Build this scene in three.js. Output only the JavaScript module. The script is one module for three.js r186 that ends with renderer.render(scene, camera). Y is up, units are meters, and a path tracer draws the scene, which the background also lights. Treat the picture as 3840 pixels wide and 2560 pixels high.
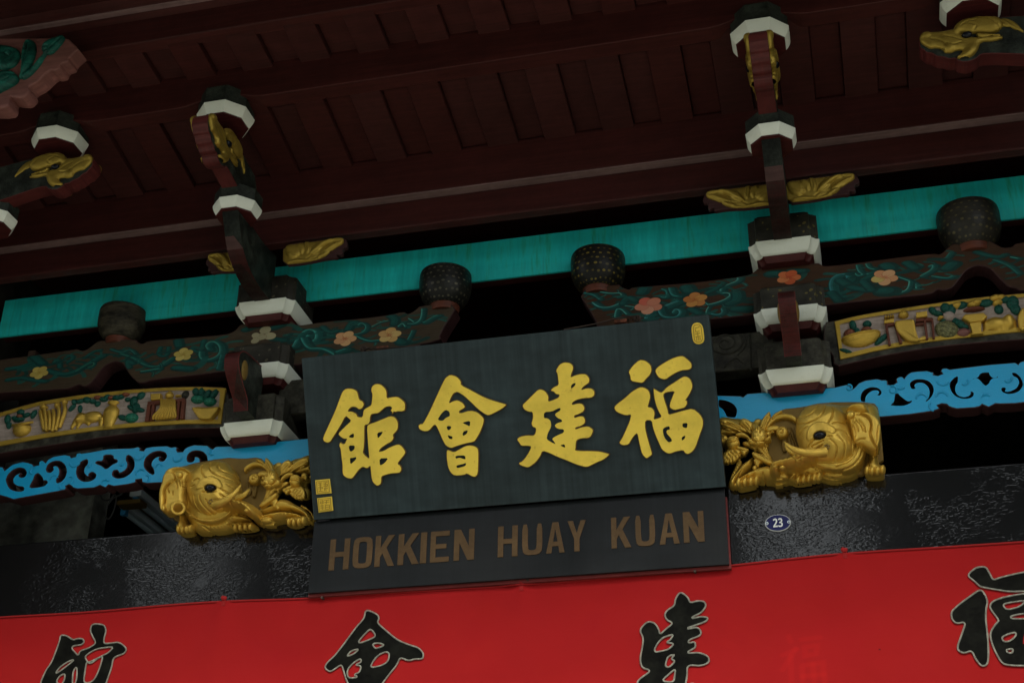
import * as THREE from 'three';
import { mergeGeometries, mergeVertices, toCreasedNormals } from 'three/addons/utils/BufferGeometryUtils.js';
import { RoundedBoxGeometry } from 'three/addons/geometries/RoundedBoxGeometry.js';
import { FontLoader } from 'three/addons/loaders/FontLoader.js';
import { TextGeometry } from 'three/addons/geometries/TextGeometry.js';

// ============================================================ camera, sky, sun, exposure
const scene = new THREE.Scene();
const EYE = new THREE.Vector3(0, 1.6, 7);
const AX = new THREE.Vector3(0.97040146, 0.10334305, 0.2182687);      // world X, Y, Z seen from the camera (right, up, back)
const AY = new THREE.Vector3(0.01497789, 0.87631895, -0.48149844);
const AZ = new THREE.Vector3(-0.24103252, 0.470516, 0.84883333);
const FOCAL = 5333, PW = 3840, PH = 2560;
const camera = new THREE.PerspectiveCamera(2 * Math.atan(PH / 2 / FOCAL) * 180 / Math.PI, PW / PH, 0.1, 600);
{
  const m = new THREE.Matrix4().makeBasis(new THREE.Vector3(AX.x, AY.x, AZ.x), new THREE.Vector3(AX.y, AY.y, AZ.y), new THREE.Vector3(AX.z, AY.z, AZ.z));
  camera.quaternion.setFromRotationMatrix(m);
  camera.position.copy(EYE);
  camera.updateMatrixWorld(true);
}
const renderer = new THREE.WebGLRenderer({ antialias: true });
renderer.setSize(1024, 682);
renderer.toneMapping = THREE.LinearToneMapping;
renderer.toneMappingExposure = 2.5;
renderer.shadowMap.enabled = true;
{ // overcast sky: brighter towards the zenith, soft cloud mottling
  const W = 256, H = 128, d = new Float32Array(W * H * 4);
  for (let j = 0; j < H; j++) for (let i = 0; i < W; i++) {
    const el = ((j + .5) / H - .5) * Math.PI, az = (i + .5) / W * Math.PI * 2;
    const s = Math.max(0, Math.sin(el));
    const c = 1 + .10 * Math.sin(az * 3 + 4 * s) * Math.cos(el * 5 + az * 2) * s + .06 * Math.sin(az * 7 - 3 * s) * s;
    const L = (.75 + .55 * s) * c, k = (j * W + i) * 4;
    d[k] = L * .95; d[k + 1] = L * 1.0; d[k + 2] = L * 1.03; d[k + 3] = 1;
  }
  const t = new THREE.DataTexture(d, W, H, THREE.RGBAFormat, THREE.FloatType);
  t.mapping = THREE.EquirectangularReflectionMapping; t.magFilter = t.minFilter = THREE.LinearFilter; t.needsUpdate = true;
  scene.background = t; scene.environment = t;
}
const sun = new THREE.DirectionalLight(0xfff4e4, 1.5);
sun.position.set(5, 22, 16); sun.target.position.set(-1.5, 4, 2);
sun.castShadow = true; sun.shadow.radius = 25; sun.shadow.mapSize.set(2048, 2048);
Object.assign(sun.shadow.camera, { left: -14, right: 14, top: 14, bottom: -14, near: 1, far: 60 });
scene.add(sun, sun.target);

// ============================================================ helpers
let seed = 12345;
const rnd = () => { seed = (seed * 1664525 + 1013904223) >>> 0; return seed / 4294967296; };
const V = (x, y, z) => new THREE.Vector3(x, y, z);
// a point of the photograph (3840 x 2560) taken to the vertical plane z = const of the place
function at(px, py, z) {
  const v = V(px - PW / 2, PH / 2 - py, -FOCAL);
  const d = V(AX.dot(v), AY.dot(v), AZ.dot(v)), t = (z - EYE.z) / d.z;
  return V(EYE.x + d.x * t, EYE.y + d.y * t, z);
}
const zoom = (ox, oy, s) => (x, y) => [ox + x / s, oy + y / s];
const Z7 = zoom(0, 700, 1.96), Z8 = zoom(700, 700, 1.96), Z9 = zoom(1900, 700, 1.96), Z10 = zoom(2640, 700, 1.96);
const ZA = zoom(0, 0, 2.119), ZC = zoom(1900, 0, 2.119), ZD = zoom(2740, 0, 2.119);
const ZL = zoom(0, 1560, 1.568), Z4 = zoom(1100, 1800, 1.3835), Z5 = zoom(2640, 1400, 1.3517);
const Z3 = zoom(3100, 1080, 2.904), Z6 = zoom(0, 1420, 2.735), ZE = zoom(2680, 1480, 3.459), ZF = zoom(570, 1680, 3.733);
const T1 = zoom(1100, 1160, 2.24), T2 = zoom(1850, 1160, 2.24);
const pairs = a => { const r = []; for (let i = 0; i < a.length; i += 2) r.push([a[i], a[i + 1]]); return r; };
// outline in zoom pixels -> 2D points on the plane z
const trace = (zf, flat, z) => pairs(flat).map(([x, y]) => { const p = at(...zf(x, y), z); return new THREE.Vector2(p.x, p.y); });
function chaikin(p, n = 1, closed = true) {
  for (let k = 0; k < n; k++) {
    const q = [];
    for (let i = 0; i < p.length - (closed ? 0 : 1); i++) { const a = p[i], b = p[(i + 1) % p.length]; q.push(a.clone().lerp(b, .22), a.clone().lerp(b, .78)); }
    if (!closed) { q.unshift(p[0].clone()); q.push(p[p.length - 1].clone()); }
    p = q;
  }
  return p;
}
function shapeOf(pts, holes = []) {
  const s = new THREE.Shape(pts);
  for (const h of holes) s.holes.push(new THREE.Path(h));
  return s;
}
// solid of an outline with its front at zFront
function slab(shape, zFront, depth, bevel = 0) {
  const g = new THREE.ExtrudeGeometry(shape, { depth: depth - bevel, bevelEnabled: bevel > 0, bevelThickness: bevel, bevelSize: bevel, bevelOffset: -bevel, bevelSegments: 2, curveSegments: 8 });
  g.translate(0, 0, zFront - depth);
  return g;
}
function split(geo) { // caps and sides of an extrusion as two geometries
  const out = [];
  const src = geo.index ? geo.toNonIndexed() : geo;
  for (const mi of [0, 1]) {
    const g = new THREE.BufferGeometry();
    for (const n of ['position', 'normal', 'uv']) {
      const a = src.attributes[n], arr = [];
      for (const gr of geo.groups) if (gr.materialIndex === mi) for (let i = gr.start * a.itemSize; i < (gr.start + gr.count) * a.itemSize; i++) arr.push(a.array[i]);
      g.setAttribute(n, new THREE.Float32BufferAttribute(arr, a.itemSize));
    }
    out.push(g);
  }
  return out;
}
// uv in metres from the side a face looks to
function boxUV(g, sc = 1) {
  if (g.index) g = g.toNonIndexed();
  if (!g.attributes.normal) g.computeVertexNormals();
  const p = g.attributes.position, n = g.attributes.normal, uv = new Float32Array(p.count * 2);
  for (let i = 0; i < p.count; i++) {
    const ax = Math.abs(n.getX(i)), ay = Math.abs(n.getY(i)), az = Math.abs(n.getZ(i));
    let u, v;
    if (az >= ax && az >= ay) { u = p.getX(i); v = p.getY(i); } else if (ay >= ax) { u = p.getX(i); v = p.getZ(i); } else { u = p.getZ(i); v = p.getY(i); }
    uv[i * 2] = u * sc; uv[i * 2 + 1] = v * sc;
  }
  g.setAttribute('uv', new THREE.BufferAttribute(uv, 2));
  for (const k of Object.keys(g.attributes)) if (!['position', 'normal', 'uv'].includes(k)) g.deleteAttribute(k);
  return g;
}
const merge = list => mergeGeometries(list.map(g => { const h = g.index ? g.toNonIndexed() : g; for (const k of Object.keys(h.attributes)) if (!['position', 'normal', 'uv'].includes(k)) h.deleteAttribute(k); return h; }));
const box = (x0, x1, y0, y1, z0, z1, r = 0) => {
  const g = r ? new RoundedBoxGeometry(x1 - x0, y1 - y0, z1 - z0, 2, r) : new THREE.BoxGeometry(x1 - x0, y1 - y0, z1 - z0);
  return boxUV(g.translate((x0 + x1) / 2, (y0 + y1) / 2, (z0 + z1) / 2));
};
const names = {};
const numbered = n => { const k = names[n] = (names[n] ?? -1) + 1; return k ? `${n}_${String(k).padStart(3, '0')}` : n; };
function mesh(name, geo, mat, parent) {
  const m = new THREE.Mesh(geo, mat); m.name = parent ? name : numbered(name); m.castShadow = m.receiveShadow = true;
  (parent || scene).add(m); return m;
}
function tag(o, label, category, group) { o.userData.label = label; o.userData.category = category; if (group) o.userData.group = group; return o; }
function thing(name, label, category, group, pos) {
  const g = new THREE.Group(); g.name = numbered(name); if (pos) g.position.copy(pos); scene.add(g); return tag(g, label, category, group);
}
// a mesh given in world coordinates put under a thing that stands elsewhere
function part(name, geo, mat, parent) {
  const o = V(0, 0, 0); for (let q = parent; q && q !== scene; q = q.parent) o.add(q.position);
  geo.translate(-o.x, -o.y, -o.z);
  return mesh(name, geo, mat, parent);
}
function copy(o, label, pos, turn) {
  const c = o.clone(); c.userData = { ...o.userData, label }; c.name = numbered(o.name.replace(/_\d+$/, '')); if (pos) c.position.copy(pos); if (turn !== undefined) c.rotation.y = turn; scene.add(c); return c;
}
const struct = (name, geo, mat, parent) => { const m = mesh(name, geo, mat, parent); if (!parent) m.userData.kind = 'structure'; return m; };
function mirrorX(g) { // mirrored copy of a geometry (x -> -x)
  const h = g.index ? g.toNonIndexed() : g.clone(), p = h.attributes.position.array, n = h.attributes.normal.array, u = h.attributes.uv?.array;
  for (let i = 0; i < p.length; i += 3) { p[i] = -p[i]; n[i] = -n[i]; }
  for (let t = 0; t < p.length; t += 9) for (const a of [p, n]) for (let k = 0; k < 3; k++) { const s = a[t + 3 + k]; a[t + 3 + k] = a[t + 6 + k]; a[t + 6 + k] = s; }
  if (u) for (let t = 0; t < u.length; t += 6) for (let k = 0; k < 2; k++) { const s = u[t + 2 + k]; u[t + 2 + k] = u[t + 4 + k]; u[t + 4 + k] = s; }
  return h;
}
function tube(pts, r, seg = 8, closed = false, steps) {
  const c = new THREE.CatmullRomCurve3(pts, closed, 'catmullrom', .5);
  return new THREE.TubeGeometry(c, steps || pts.length * 5, r, seg, closed);
}
// ------------------------------------------------------------ carved surfaces: distance fields meshed with surface nets
const smin = (a, b, k) => { const h = Math.max(k - Math.abs(a - b), 0) / k; return Math.min(a, b) - h * h * k * .25; };
function ell(c, r, rz = 0) { // ellipsoid turned by rz in the plane of the wall
  const cs = Math.cos(rz), sn = Math.sin(rz), [a, b, d] = r;
  return (x, y, z) => {
    const X = x - c.x, Y = y - c.y, Z = z - c.z, u = (cs * X + sn * Y), v = (-sn * X + cs * Y);
    const k0 = Math.hypot(u / a, v / b, Z / d), k1 = Math.hypot(u / a / a, v / b / b, Z / d / d);
    return k1 < 1e-9 ? -Math.min(a, b, d) : k0 * (k0 - 1) / k1;
  };
}
function cap(a, b, ra, rb, fz = 1) { // tapered capsule, flattened by fz in depth
  const B = V(b.x - a.x, b.y - a.y, (b.z - a.z) / fz), L = B.lengthSq();
  return (x, y, z) => {
    const X = x - a.x, Y = y - a.y, Z = (z - a.z) / fz, h = Math.min(1, Math.max(0, (X * B.x + Y * B.y + Z * B.z) / L));
    return (Math.hypot(X - h * B.x, Y - h * B.y, Z - h * B.z) - ra - (rb - ra) * h) * Math.min(1, fz);
  };
}
function polyD(pts) { // signed distance to an outline
  const n = pts.length, ax = pts.map(p => p.x), ay = pts.map(p => p.y), bx = pts.map((p, i) => pts[(i + 1) % n].x - p.x), by = pts.map((p, i) => pts[(i + 1) % n].y - p.y), ll = bx.map((v, i) => v * v + by[i] * by[i] + 1e-14);
  let lx = NaN, ly = NaN, ld = 0;
  return (x, y) => {
    if (x === lx && y === ly) return ld;
    let m = 1e9, s = 1;
    for (let i = 0; i < n; i++) {
      const X = x - ax[i], Y = y - ay[i], h = Math.min(1, Math.max(0, (X * bx[i] + Y * by[i]) / ll[i])), u = X - bx[i] * h, v = Y - by[i] * h, d = u * u + v * v; if (d < m) m = d;
      const c1 = Y >= 0, c2 = Y - by[i] < 0, c3 = bx[i] * Y > by[i] * X; if ((c1 && c2 && c3) || (!c1 && !c2 && !c3)) s = -s;
    }
    lx = x; ly = y; ld = s * Math.sqrt(m); return ld;
  };
}
// relief piece: an outline on the wall, standing t proud of zb at its edge and swelling by H within R of it
function puff(pts, zb, t, R, H) {
  const D = polyD(pts), b = new THREE.Box2().setFromPoints(pts);
  return (x, y, z) => {
    const o = Math.max(b.min.x - x, x - b.max.x, b.min.y - y, y - b.max.y); if (o > .03) return o;
    const d = D(x, y), q = d < 0 ? Math.min(1, -d / R) : 0, dz = z - zb - t - H * Math.sqrt(q * (2 - q));
    return d < 0 ? Math.max(d, dz * .75, zb - z) : Math.hypot(d, Math.max(0, dz, zb - z));
  };
}
function union(list, k) { return (x, y, z) => { let d = list[0](x, y, z); for (let i = 1; i < list.length; i++) d = smin(d, list[i](x, y, z), k); return d; }; }
// polylines cut into (or raised from) a surface, seen along z
function lines2(polys, w) {
  const segs = []; for (const p of polys) for (let i = 0; i + 1 < p.length; i++) segs.push([p[i].x, p[i].y, p[i + 1].x - p[i].x, p[i + 1].y - p[i].y]);
  let lx = NaN, ly = NaN, lv = 0;
  return (x, y) => {
    if (x === lx && y === ly) return lv;
    let m = 1e9;
    for (const [ax, ay, bx, by] of segs) {
      const X = x - ax, Y = y - ay; if (Math.abs(X) > .35 || Math.abs(Y) > .35) continue;
      const h = Math.min(1, Math.max(0, (X * bx + Y * by) / (bx * bx + by * by + 1e-12)));
      const dd = (X - h * bx) ** 2 + (Y - h * by) ** 2; if (dd < m) m = dd;
    }
    lx = x; ly = y; lv = m > w * w * 6 ? 0 : Math.exp(-m / w / w); return lv;
  };
}
function nets(fn, lo, hi, cell) {
  const n = [0, 1, 2].map(i => Math.ceil((hi[i] - lo[i]) / cell) + 1), [nx, ny, nz] = n, val = new Float32Array(nx * ny * nz);
  for (let j = 0; j < ny; j++) for (let i = 0; i < nx; i++) { const x = lo[0] + i * cell, y = lo[1] + j * cell; for (let k = 0; k < nz; k++) val[i + nx * (j + ny * k)] = fn(x, y, lo[2] + k * cell); } // depth innermost: outlines remember their last (x, y)
  const id = new Int32Array(nx * ny * nz).fill(-1), pos = [], idx = [], st = [1, nx, nx * ny];
  for (let k = 0; k < nz - 1; k++) for (let j = 0; j < ny - 1; j++) for (let i = 0; i < nx - 1; i++) {
    const q = i + nx * (j + ny * k); let c = 0, sx = 0, sy = 0, sz = 0;
    for (let e = 0; e < 12; e++) {
      const ax = e >> 2, b = e & 1, d = (e >> 1) & 1, u = (ax + 1) % 3, w = (ax + 2) % 3;
      const o = [0, 0, 0]; o[u] = b; o[w] = d;
      const p = q + o[0] * st[0] + o[1] * st[1] + o[2] * st[2], A = val[p], B = val[p + st[ax]];
      if ((A < 0) !== (B < 0)) { o[ax] = A / (A - B); sx += o[0]; sy += o[1]; sz += o[2]; c++; }
    }
    if (c) { id[q] = pos.length / 3; pos.push(lo[0] + (i + sx / c) * cell, lo[1] + (j + sy / c) * cell, lo[2] + (k + sz / c) * cell); }
  }
  for (let k = 1; k < nz - 1; k++) for (let j = 1; j < ny - 1; j++) for (let i = 1; i < nx - 1; i++) {
    const q = i + nx * (j + ny * k);
    for (let ax = 0; ax < 3; ax++) {
      const A = val[q] < 0, B = val[q + st[ax]] < 0; if (A === B) continue;
      const u = st[(ax + 1) % 3], w = st[(ax + 2) % 3], a = id[q], b = id[q - u], c = id[q - u - w], d = id[q - w];
      if (a < 0 || b < 0 || c < 0 || d < 0) continue;
      if (A) idx.push(a, b, c, a, c, d); else idx.push(a, c, b, a, d, c);
    }
  }
  const g = new THREE.BufferGeometry(); g.setAttribute('position', new THREE.Float32BufferAttribute(pos, 3)); g.setIndex(idx); g.computeVertexNormals();
  const uv = new Float32Array(pos.length / 3 * 2); for (let i = 0; i < uv.length / 2; i++) { uv[i * 2] = pos[i * 3] + pos[i * 3 + 2] * .7; uv[i * 2 + 1] = pos[i * 3 + 1] + pos[i * 3 + 2] * .5; }
  g.setAttribute('uv', new THREE.BufferAttribute(uv, 2));
  return g;
}
// ------------------------------------------------------------ textures
function tileNoise(N, oct, f0, gain = .5, sx = 1, sy = 1) { // tileable value noise 0..1
  const out = new Float32Array(N * N); let amp = 1, tot = 0, fx = f0 * sx, fy = f0 * sy;
  for (let o = 0; o < oct; o++) {
    const X = Math.round(fx), Y = Math.round(fy), g = new Float32Array(X * Y); for (let i = 0; i < g.length; i++) g[i] = rnd();
    for (let j = 0; j < N; j++) for (let i = 0; i < N; i++) {
      const u = i / N * X, v = j / N * Y, a = Math.floor(u), b = Math.floor(v), p = u - a, q = v - b, s = p * p * (3 - 2 * p), t = q * q * (3 - 2 * q);
      const g0 = g[(b % Y) * X + a % X], g1 = g[(b % Y) * X + (a + 1) % X], g2 = g[((b + 1) % Y) * X + a % X], g3 = g[((b + 1) % Y) * X + (a + 1) % X];
      out[j * N + i] += amp * ((g0 * (1 - s) + g1 * s) * (1 - t) + (g2 * (1 - s) + g3 * s) * t);
    }
    tot += amp; amp *= gain; fx *= 2; fy *= 2;
  }
  for (let i = 0; i < out.length; i++) out[i] /= tot;
  return out;
}
function tex(N, fn, srgb = false) { // fn(i, j) -> [r,g,b] 0..1
  const d = new Uint8Array(N * N * 4);
  for (let j = 0; j < N; j++) for (let i = 0; i < N; i++) { const c = fn(i, j), k = (j * N + i) * 4; for (let q = 0; q < 3; q++) d[k + q] = Math.max(0, Math.min(255, c[q] * 255)); d[k + 3] = 255; }
  const t = new THREE.DataTexture(d, N, N); t.wrapS = t.wrapT = THREE.RepeatWrapping; t.magFilter = THREE.LinearFilter; t.minFilter = THREE.LinearMipmapLinearFilter; t.generateMipmaps = true;
  if (srgb) t.colorSpace = THREE.SRGBColorSpace; t.needsUpdate = true; return t;
}
const rep = (t, x, y = x) => { const c = t.clone(); c.repeat.set(x, y); c.needsUpdate = true; return c; };
const n1 = tileNoise(512, 5, 6), n2 = tileNoise(512, 4, 24), n3 = tileNoise(512, 5, 4, .55), grainN = tileNoise(512, 4, 6, .6, .5, 10);
const paintMap = tex(512, (i, j) => { const k = j * 512 + i, v = .84 + .10 * n1[k] + .14 * (n2[k] - .5) + .30 * (grainN[k] - .5); return [v, v, v]; }, true);
const paintBump = tex(512, (i, j) => { const k = j * 512 + i, v = .5 * grainN[k] + .5 * n2[k]; return [v, v, v]; });
const grimeMap = tex(512, (i, j) => { const k = j * 512 + i, a = n1[k], b = n2[k], v = .55 + .75 * (a - .25) + .4 * (b - .5); return [v, v * (.98 + .05 * b), v * .96]; }, true);
const goldMap = tex(512, (i, j) => { const k = j * 512 + i, w = Math.max(0, n2[k] - .70) * 1.6 * n1[k], v = .86 + .22 * n3[k]; return [v - w * .55, v - w * .7, v - w * .5]; }, true);
const goldRough = tex(512, (i, j) => { const v = .38 + .5 * n1[j * 512 + i]; return [v, v, v]; });
const wrinkleN = tileNoise(512, 3, 32, .5, 1, 2), wrinkleM = tileNoise(512, 3, 10);
const wrinkleBump = tex(512, (i, j) => { const k = j * 512 + i, w = .5 + .5 * Math.sin(11 * wrinkleN[k] + 8 * wrinkleM[k]); const v = .75 * w + .25 * wrinkleN[k]; return [v, v, v]; });
const softMap = tex(512, (i, j) => { const k = j * 512 + i, v = .80 + .22 * n3[k] + .12 * (n2[k] - .5); return [v, v * .99, v * .96]; }, true);
const lintelBump = tex(512, (i, j) => { const k = j * 512 + i, w = .5 + .5 * Math.sin(11 * wrinkleN[k] + 8 * wrinkleM[k]), q = Math.min(1, Math.max(.12, (n3[k] - .36) * 4.5)), v = .5 + (.75 * (w - .5) + .35 * (n2[k] - .5)) * q; return [v, v, v]; });
const clothBump = tex(256, (i, j) => { const v = .5 + .25 * Math.sin(i * Math.PI / 2) + .25 * Math.sin(j * Math.PI / 2); return [v, v, v]; });
// ------------------------------------------------------------ materials
const C = (r, g, b) => new THREE.Color().setRGB(r, g, b);
const std = (c, o = {}) => new THREE.MeshPhysicalMaterial({ color: c, roughness: .6, specularIntensity: .45, ...o });
const painted = (c, o = {}) => std(c, { map: rep(paintMap, 1.1), bumpMap: rep(paintBump, 1.6), bumpScale: .0012, roughness: .5, ...o });
const M = {
  red: painted(C(.054, .0115, .0095)), redSoffit: painted(C(.066, .017, .0145)), redBright: painted(C(.17, .026, .024)), paleSoffit: painted(C(.20, .125, .12)), mauve: painted(C(.14, .070, .064)), redBoard: painted(C(.057, .0145, .0125)),
  redMid: painted(C(.105, .021, .019)), redDeep: painted(C(.075, .014, .013)), teal: null, white: std(C(.73, .76, .66), { bumpMap: rep(paintBump, 5), bumpScale: .0025, roughness: .6 }),
  dark: std(C(.066, .062, .050), { map: rep(grimeMap, 3), bumpMap: rep(paintBump, 4), bumpScale: .003, roughness: .62 }),
  darkGreen: std(C(.034, .041, .035), { map: rep(grimeMap, 4), bumpMap: rep(paintBump, 5), bumpScale: .003, roughness: .55 }),
  lintel: new THREE.MeshPhysicalMaterial({ color: C(.0045, .0045, .005), roughness: .12, specularIntensity: 1, bumpMap: rep(lintelBump, 1.15, 1.8), bumpScale: .00066 }),
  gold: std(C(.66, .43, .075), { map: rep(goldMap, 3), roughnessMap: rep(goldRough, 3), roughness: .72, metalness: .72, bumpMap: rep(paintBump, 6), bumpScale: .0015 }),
  goldShaded: std(C(.38, .26, .045), { map: rep(goldMap, 4), roughnessMap: rep(goldRough, 3), roughness: .72, metalness: .6, bumpMap: rep(paintBump, 6), bumpScale: .0015 }), goldFrame: std(C(.50, .33, .05), { map: rep(goldMap, 3), roughness: .55, metalness: .45, bumpMap: rep(paintBump, 6), bumpScale: .0015 }), goldDim: std(C(.20, .125, .03), { map: rep(goldMap, 4), roughness: .6, metalness: .3 }),  // bracket and dragon gold: shade near the beams is put into this darker colour
  goldLeaf: std(C(.90, .65, .085), { map: rep(goldMap, 2.2), roughness: .5, metalness: .15, bumpMap: rep(paintBump, 3), bumpScale: .0015 }),
  goldLine: std(C(.14, .075, .02), { roughness: .7 }),
  blue: new THREE.MeshPhysicalMaterial({ color: C(.010, .33, .60), specularIntensity: .8, bumpMap: rep(wrinkleBump, 2), bumpScale: .0004, roughness: .28 }),
  plum: painted(C(.052, .021, .021)),
  sign: null, plate: null,
  brass: std(C(.11, .066, .03), { map: rep(softMap, 2.5), roughness: .5, metalness: .35 }),
  black: std(C(.006, .007, .010), { roughness: .12 }),
  iron: std(C(.07, .05, .04), { roughness: .6, metalness: .5 }),
  bannerInk: std(C(.007, .0075, .006), { specularIntensity: .15, map: rep(grimeMap, 3), roughness: .75 }),
  silver: std(C(.85, .85, .78), { roughness: .4, metalness: .1, bumpMap: rep(wrinkleBump, 12), bumpScale: .003, map: rep(grimeMap, 14) }),
  plaster: std(C(.5, .5, .47), { map: rep(grimeMap, .7), roughness: .9 }),
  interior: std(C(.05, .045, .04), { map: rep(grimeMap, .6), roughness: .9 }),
  paving: std(C(.48, .475, .43), { map: rep(grimeMap, .4), roughness: .9 }),
  creamPink: std(C(.44, .355, .305), { map: rep(paintMap, 4), roughness: .85 }),
  leafGreen: std(C(.012, .12, .095), { map: rep(grimeMap, 6), roughness: .55 }),
  jade: std(C(.03, .26, .18), { map: rep(grimeMap, 6), roughness: .5 }),
  peach: std(C(.36, .12, .07), { map: rep(grimeMap, 6), roughness: .6 }),
  joist: painted(C(.42, .28, .22)), brownRed: painted(C(.15, .045, .025)),
  melon: std(C(.26, .25, .12), { map: rep(grimeMap, 6), roughness: .6 }),
  rose: painted(C(.24, .10, .085)), cloudTeal: std(C(.015, .15, .125), { map: rep(grimeMap, 4), roughness: .5 }),
  tubeWhite: std(C(.72, .8, .82), { roughness: .5 }), cable: std(C(.1, .1, .1), { roughness: .7 }),
};
{ // streaked turquoise paint and brushed sign boards
  const col = tileNoise(512, 4, 70, .8, 1, .014), col2 = tileNoise(512, 3, 7, .6, 1, .2), col3 = tileNoise(512, 3, 110, .8, 1, .009);
  const t = tex(512, (i, j) => {
    const k = j * 512 + i, s = Math.min(1, Math.max(0, (col[k] - .52) * 3.0) * Math.max(0, Math.min(1, (col2[k] - .36) * 3.4)) + Math.max(0, col3[k] - .66) * 1.6), v = .88 + .10 * (n1[k] - .4) + .24 * (col[k] - .5);
    return [v * (1 + s * 1.4), v * (1 - s * .26), v * (1 - s * .40)];
  }, true);
  M.teal = std(C(.020, .66, .64), { map: rep(t, .42, 3.1), bumpMap: rep(paintBump, 2), bumpScale: .001, roughness: .5 });
  const br = tileNoise(512, 5, 5, .6, .5, 8), bl = tileNoise(512, 3, 3);
  const b = tex(512, (i, j) => { const k = j * 512 + i, v = .78 + .12 * bl[k] + .14 * (br[k] - .5) + .2 * (n2[k] - .5) + .22 * (col3[k] - .5) + .5 * Math.max(0, n1[k] - .62); return [v * .98, v, v * 1.02]; }, true);
  const r = tex(512, (i, j) => { const k = j * 512 + i, v = .34 + .5 * bl[k] + .12 * (br[k] - .5); return [v, v, v]; });
  M.sign = std(C(.034, .050, .051), { map: rep(b, .6), roughnessMap: rep(r, .6), roughness: 1, bumpMap: rep(paintBump, 1.2, 2), bumpScale: .0005 });
  M.plate = new THREE.MeshPhysicalMaterial({ color: C(.008, .0095, .010), specularIntensity: .5, map: rep(b, .9), roughnessMap: rep(r, .7), roughness: .72, bumpMap: rep(paintBump, 1.2, 2), bumpScale: .0002 });
}

// ============================================================ the setting
const W0 = -5.42, W1 = 2.25, up = y => y + 1.6;
struct('ground', new THREE.PlaneGeometry(500, 500).rotateX(-Math.PI / 2), M.paving);
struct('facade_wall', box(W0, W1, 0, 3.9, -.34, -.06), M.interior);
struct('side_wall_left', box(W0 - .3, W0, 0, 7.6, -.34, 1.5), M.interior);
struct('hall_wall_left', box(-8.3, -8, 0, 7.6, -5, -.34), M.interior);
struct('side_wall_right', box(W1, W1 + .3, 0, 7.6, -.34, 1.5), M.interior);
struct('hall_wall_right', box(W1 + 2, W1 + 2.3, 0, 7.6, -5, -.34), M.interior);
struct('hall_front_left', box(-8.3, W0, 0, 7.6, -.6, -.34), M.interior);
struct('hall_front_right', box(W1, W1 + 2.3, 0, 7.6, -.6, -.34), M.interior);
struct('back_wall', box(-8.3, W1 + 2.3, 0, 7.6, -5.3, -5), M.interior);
{
  const p = at(...ZL(532, 600), -1.3);
  struct('inner_wall', box(-8, p.x, 0, up(4.3), -1.5, -1.3), M.plaster);
}
const profX = (zy, x0, x1, bevel = 0) => {
  const s = new THREE.Shape(zy.map(([z, y]) => new THREE.Vector2(z, y)));
  const g = new THREE.ExtrudeGeometry(s, { depth: x1 - x0 - 2 * bevel, bevelEnabled: bevel > 0, bevelThickness: bevel, bevelSize: bevel, bevelOffset: -bevel, bevelSegments: 2 });
  g.rotateY(-Math.PI / 2).translate(x1 - bevel, 0, 0); return g;
};
const roof = new THREE.Group(); roof.name = 'porch_roof'; roof.userData.kind = 'structure'; scene.add(roof);
mesh('roof_deck', boxUV(profX([[2.3, up(5.24)], [1.5, up(5.66)], [1.0, up(5.56)], [.3, up(5.23)], [-.3, up(5.12)], [-5, up(5.62)], [-5, up(5.85)], [.3, up(5.6)], [1.4, up(6.1)], [2.35, up(5.46)]], -8.3, W1 + 2.3)), M.redBoard, roof);
for (const [n, x0, x1, h, z0, z1] of [['added_street_block', -60, -23, 4.6, 22, 33], ['added_street_block', -23, -16.3, 18, 21, 23.5], ['added_street_block', -16.3, -14.2, 6.5, 22, 33], ['added_street_block', -14.2, -1.8, 18.5, 21, 23.5], ['added_street_block', -1.8, -.4, 6.8, 22, 33], ['added_street_block', -.4, 7, 18.5, 21, 23.5], ['added_street_block', 7, 60, 4.6, 22, 33]]) { // added unseen row across the street; its gaps shape the glare on the lintel
  const g = new THREE.Group(); g.name = numbered(n); g.userData.kind = 'structure'; scene.add(g);
  mesh('wall', box(x0, x1, 0, h, z0, z1), std(h > 10 ? C(.055, .055, .05) : C(.3, .29, .26), { map: rep(grimeMap, .12), roughness: .9 }), g);
  const win = []; for (let x = x0 + 1.1; x < x1 - 1 && x < 30; x += 2.2) if (x > -34) for (let y = 4.6; y < h - 2; y += 3.3) win.push(box(x - .5, x + .5, y - .8, y + .8, z0 - .05, z0 + .05));
  if (win.length) mesh('window', merge(win), std(C(.03, .035, .04), { roughness: .2 }), g);
  mesh('cornice', box(x0, x1, h, h + .35, z0 - .3, z0 + .4), M.plaster, g);
}
{ // raised and sunk boards of the ceiling, each a piece
  const bay = (z0, y0, z1, y1, edge, step, w) => {
    const board = (wd, lift, th) => boxUV(profX([[z0, y0 + lift], [z1, y1 + lift], [z1, y1 + lift + th], [z0, y0 + lift + th]], -wd, 0, .004));
    const raised = [0, 1, 2].map(() => board(w, 0, .05)), sunk = [0, 1, 2].map(() => board(step - w - .004, .036, .03));
    const mats = [M.redBoard, M.red, painted(C(.050, .0130, .0112))];
    for (let x = edge + Math.floor((W1 - edge) / step) * step; x > W0; x -= step) {
      const a = mesh('raised_board', raised[Math.floor(rnd() * 3)], mats[Math.floor(rnd() * 3)], roof); a.position.set(x, (rnd() - .5) * .004, 0);
      const b = mesh('sunk_board', sunk[Math.floor(rnd() * 3)], mats[Math.floor(rnd() * 3)], roof); b.position.set(x - w - .002, (rnd() - .5) * .004, 0);
    }
  };
  bay(.30, up(5.105), .95, up(5.235), -2.389, .349, .185);
  bay(.98, up(5.42), 1.31, up(5.457), -2.305, .36, .185);
}
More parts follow.
